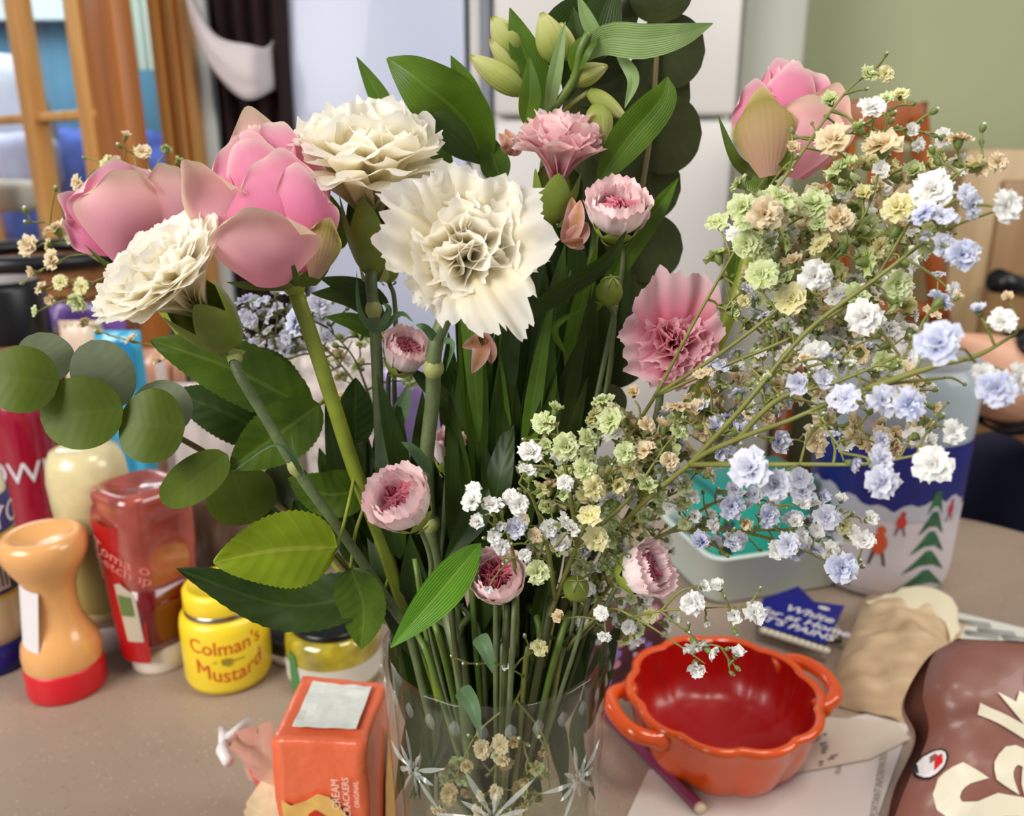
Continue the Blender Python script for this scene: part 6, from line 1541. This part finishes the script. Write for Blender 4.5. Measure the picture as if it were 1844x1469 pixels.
# centre: green, cream and white
spray('gypsophila spray of pale green and white florets above the vase centre',
      [[(960, 1190, .37), (1000, 1080, .365), (1040, 980, .36), (1080, 880, .36), (1130, 790, .36)],
       [(1000, 1080, .365), (985, 980, .355), (960, 900, .35), (935, 870, .35)],
       [(1040, 980, .36), (1130, 900, .355), (1200, 800, .355)], [(1040, 980, .36), (1020, 850, .36), (1000, 760, .365)]],
      [(978, 762, .365, 44, 'G'), (1000, 738, .368, 36, 'G'), (955, 812, .352, 42, 'W'), (950, 846, .346, 36, 'W', 'open'), (985, 800, .358, 34, 'G'), (1020, 805, .355, 52, 'G'), (1060, 790, .358, 44, 'G'), (1098, 755, .36, 50, 'G'), (1085, 720, .365, 40, 'G'), (1055, 845, .35, 48, 'G'), (1072, 878, .346, 48, 'Y'), (1018, 870, .346, 34, 'W'), (975, 876, .35, 38, 'Y'), (1016, 888, .342, 30, 'G'), (1060, 926, .342, 44, 'Y'), (1018, 940, .336, 40, 'W', 'open'), (1074, 968, .344, 44, 'Y'), (990, 952, .338, 36, 'W'), (962, 964, .335, 28, 'C', 'flat'), (1010, 975, .34, 36, 'W'), (1160, 810, .356, 40, 'C'), (1165, 765, .36, 34, 'C'), (1220, 730, .362, 54, 'C', 'flat'), (1140, 708, .366, 36, 'C'), (1112, 872, .35, 46, 'Y'), (1165, 870, .352, 42, 'G'), (1225, 775, .358, 40, 'G'), (968, 1030, .332, 44, 'G', 'open'), (1275, 710, .362, 44, 'N'), (1205, 830, .352, 36, 'C'), (1126, 815, .354, 40, 'G')],
      [(1130, 1000, .35, 12), (1200, 900, .35, 12)], seed=8, root_dip=(.016, -.028),
      fill=[(1085, 850, 130, 115, .36, .42, 110, 'GGGYYWC', 34, 50), (1060, 1000, 110, 80, .36, .40, 50, 'GGYWL', 24, 40), (1220, 800, 90, 75, .36, .41, 46, 'CCGYL', 32, 46)],
      budfill=[(1080, 880, 170, 150, .35, .40, 50, 8, 12)])
# left of centre: white
spray('small gypsophila spray of snow white florets at the centre left',
      [[(930, 1180, .375), (930, 1060, .355), (920, 980, .345), (900, 920, .34)]],
      [(848, 900, .326, 42, 'W', 'open'), (852, 880, .33, 28, 'W'), (885, 908, .328, 40, 'W', 'open'), (860, 940, .325, 38, 'W'), (935, 908, .33, 40, 'W', 'open'), (930, 950, .332, 38, 'L'), (920, 895, .334, 30, 'W'), (945, 1000, .33, 26, 'W'), (890, 968, .326, 30, 'W'), (905, 985, .326, 30, 'W'), (855, 912, .324, 18, 'W', 'half'), (900, 945, .33, 30, 'W'), (940, 935, .335, 26, 'C'), (1030, 950, .335, 34, 'W', 'open'), (880, 1060, .33, 22, 'W')],
      [(890, 952, .326, 12), (1005, 1000, .335, 10), (870, 930, .327, 11)], seed=9, root_dip=(.008, -.03), budfill=[(920, 960, 80, 60, .33, .35, 10, 7, 11)])
# lower right: small blue and white
spray('low gypsophila spray of small blue and white florets in front of the teal box',
      [[(1020, 1170, .385), (1110, 1040, .38), (1200, 960, .385), (1330, 955, .39), (1450, 950, .395), (1530, 920, .40)],
       [(1200, 960, .385), (1300, 900, .39), (1420, 880, .40)], [(1330, 955, .39), (1420, 980, .395), (1510, 1020, .395)]],
      [(1318, 912, .375, 48, 'B', 'open'), (1384, 928, .375, 44, 'B', 'open'), (1445, 885, .385, 50, 'L'), (1440, 860, .385, 40, 'L'), (1445, 908, .37, 30, 'W', 'half'), (1488, 930, .378, 44, 'L', 'open'), (1480, 895, .385, 36, 'B'), (1515, 900, .385, 30, 'W'), (1565, 935, .39, 40, 'W'), (1556, 972, .388, 40, 'W', 'open'), (1496, 990, .38, 34, 'W'), (1518, 1022, .37, 54, 'B', 'open'), (1262, 975, .37, 46, 'B'), (1318, 975, .372, 42, 'L'), (1420, 980, .37, 44, 'L', 'open'), (1340, 940, .372, 34, 'C'), (1432, 940, .38, 36, 'W', 'half'), (1240, 890, .37, 44, 'W'), (1325, 880, .375, 34, 'L'), (1400, 990, .378, 36, 'W'), (1250, 930, .375, 34, 'W'), (1285, 945, .375, 26, 'W'), (1445, 965, .38, 30, 'W'), (1520, 945, .39, 34, 'Y'), (1360, 890, .38, 30, 'L')],
      [(1548, 1010, .385, 12), (1553, 1020, .385, 12), (1365, 905, .38, 12), (1535, 925, .39, 10), (1310, 1000, .375, 12)], seed=10, root_dip=(.036, -.004), rmain=.001, dark=False,
      fill=[(1380, 940, 170, 60, .38, .42, 36, 'LBWWL', 20, 34), (1230, 950, 60, 60, .37, .40, 16, 'LWG', 20, 30), (1170, 1120, 80, 40, .37, .40, 12, 'WGY', 20, 32), (1100, 1080, 90, 70, .37, .40, 26, 'WGYW', 20, 30)], budfill=[(1360, 940, 190, 70, .37, .41, 36, 8, 12)])
# lowest right: white sprig over the pot
spray('sparse white gypsophila sprig hanging over the orange pot',
      [[(1020, 1165, .37), (1090, 1100, .355), (1140, 1110, .345), (1220, 1160, .335), (1270, 1195, .33)],
       [(1140, 1110, .345), (1190, 1100, .335), (1260, 1095, .33), (1340, 1092, .325)], [(1190, 1100, .335), (1225, 1065, .332), (1255, 1055, .33)], [(1190, 1100, .335), (1220, 1125, .332), (1265, 1160, .33)]],
      [(1266, 1056, .325, 34, 'W', 'half'), (1294, 1056, .325, 38, 'W', 'half'), (1246, 1086, .322, 42, 'W', 'open'), (1322, 1108, .32, 38, 'W', 'half'), (1360, 1102, .318, 44, 'W'), (1252, 1164, .322, 42, 'W', 'open'), (1278, 1172, .32, 38, 'W', 'half'), (1326, 1178, .316, 38, 'W', 'half'), (1254, 1200, .318, 46, 'W', 'half'), (1272, 1120, .324, 20, 'W', 'half'), (1088, 1146, .34, 26, 'W'), (1082, 1104, .345, 28, 'W'), (1008, 1110, .345, 34, 'C')],
      [(1324, 1137, .32, 15), (1328, 1203, .316, 13), (1318, 1212, .316, 13), (1240, 1124, .325, 11), (1241, 1138, .325, 11), (1368, 1060, .32, 11), (1305, 1075, .325, 9), (1310, 1168, .318, 12)], seed=11, root_dip=(.034, -.016), rmain=.0007, rtwig=.0004)
# far left: cream, behind the roses
spray('cream gypsophila spray behind the two left roses',
      [[(700, 1120, .42), (560, 900, .46), (420, 700, .50), (300, 520, .53), (260, 400, .54), (240, 260, .55)], [(300, 520, .53), (180, 470, .54), (80, 400, .55)]],
      [(226, 246, .53, 26, 'C', 'half'), (258, 272, .53, 30, 'C'), (190, 296, .53, 36, 'Y'), (140, 330, .53, 30, 'C'), (100, 410, .53, 46, 'C', 'open'), (50, 442, .53, 38, 'C', 'open'), (92, 468, .52, 38, 'C'), (60, 490, .52, 26, 'C', 'half'), (72, 518, .52, 28, 'C'), (108, 508, .52, 30, 'Y'), (94, 540, .52, 30, 'C', 'half'), (142, 516, .52, 34, 'Y'), (138, 545, .52, 34, 'G'), (266, 318, .53, 28, 'C'), (290, 310, .54, 24, 'G'), (300, 268, .55, 24, 'G'), (320, 290, .55, 24, 'G'), (152, 580, .51, 22, 'C'), (86, 440, .53, 22, 'Y'), (235, 610, .50, 26, 'C'), (284, 650, .50, 20, 'C', 'half'), (130, 430, .53, 24, 'G'), (210, 290, .53, 26, 'C'), (60, 560, .5, 20, 'G')],
      [(46, 378, .54, 16), (48, 400, .54, 12), (152, 284, .54, 10), (100, 340, .54, 12), (40, 510, .52, 10), (175, 598, .5, 12), (215, 262, .54, 13)], seed=12, root_dip=(-.04, .02), rmain=.0012)
# behind the stems: blue
spray('blue gypsophila spray in the shade behind the large rose stem',
      [[(740, 1080, .42), (720, 900, .45), (680, 760, .475), (600, 640, .49), (500, 560, .495)], [(680, 760, .475), (640, 650, .48), (590, 590, .485)]],
      [(576, 548, .47, 42, 'L', 'open'), (530, 582, .47, 46, 'B', 'open'), (545, 565, .475, 36, 'L'), (485, 565, .48, 36, 'L'), (470, 540, .48, 30, 'B'), (450, 575, .49, 30, 'L'), (510, 520, .48, 28, 'L'), (440, 540, .49, 32, 'B'), (430, 600, .49, 28, 'L'), (590, 605, .49, 26, 'L'), (640, 600, .49, 24, 'G'), (740, 680, .47, 36, 'G', 'open'), (610, 640, .5, 28, 'C'), (640, 660, .5, 26, 'G'), (660, 700, .49, 24, 'W'), (650, 620, .5, 22, 'G'), (680, 590, .5, 22, 'C')],
      [(604, 622, .48, 16), (560, 500, .49, 14), (420, 560, .49, 10)], seed=13, dark=True, root_dip=(-.02, .035), rmain=.0009, rtwig=.0005,
      fill=[(500, 580, 90, 55, .49, .54, 40, 'LLLW', 18, 30), (640, 660, 70, 80, .49, .54, 24, 'WGGC', 18, 28), (470, 640, 60, 40, .5, .55, 12, 'LW', 18, 26)], budfill=[(560, 600, 140, 90, .48, .54, 26, 8, 12)])
# inside the vase
spray('tan gypsophila florets pressed inside the crystal vase',
      [[(960, 1200, .37), (930, 1260, .365), (900, 1330, .362), (890, 1420, .36)], [(930, 1260, .365), (980, 1330, .362), (990, 1420, .36)], [(930, 1260, .365), (860, 1320, .362), (820, 1400, .36)]],
      [(868, 1350, .348, 34, 'C'), (900, 1342, .35, 34, 'C'), (905, 1370, .348, 26, 'C'), (978, 1350, .348, 28, 'N'), (946, 1405, .347, 28, 'N'), (870, 1432, .347, 28, 'C'), (893, 1426, .347, 24, 'C'), (932, 1458, .347, 28, 'C'), (808, 1428, .35, 30, 'N'), (925, 1335, .352, 26, 'N'), (912, 1200, .352, 24, 'W', 'half'), (972, 1165, .352, 30, 'Y'), (840, 1380, .35, 24, 'N'), (960, 1380, .35, 24, 'N'), (860, 1460, .348, 26, 'C'), (790, 1460, .35, 30, 'C')],
      [(845, 1325, .348, 12), (935, 1330, .35, 14), (970, 1325, .35, 16), (835, 1195, .34, 10), (814, 1182, .34, 9), (860, 1196, .345, 8), (945, 1145, .35, 12)], seed=14, rmain=.0008,
      fill=[(900, 1400, 110, 70, .355, .39, 26, 'NNCG', 18, 30)], budfill=[(900, 1400, 110, 70, .35, .38, 14, 8, 12)])
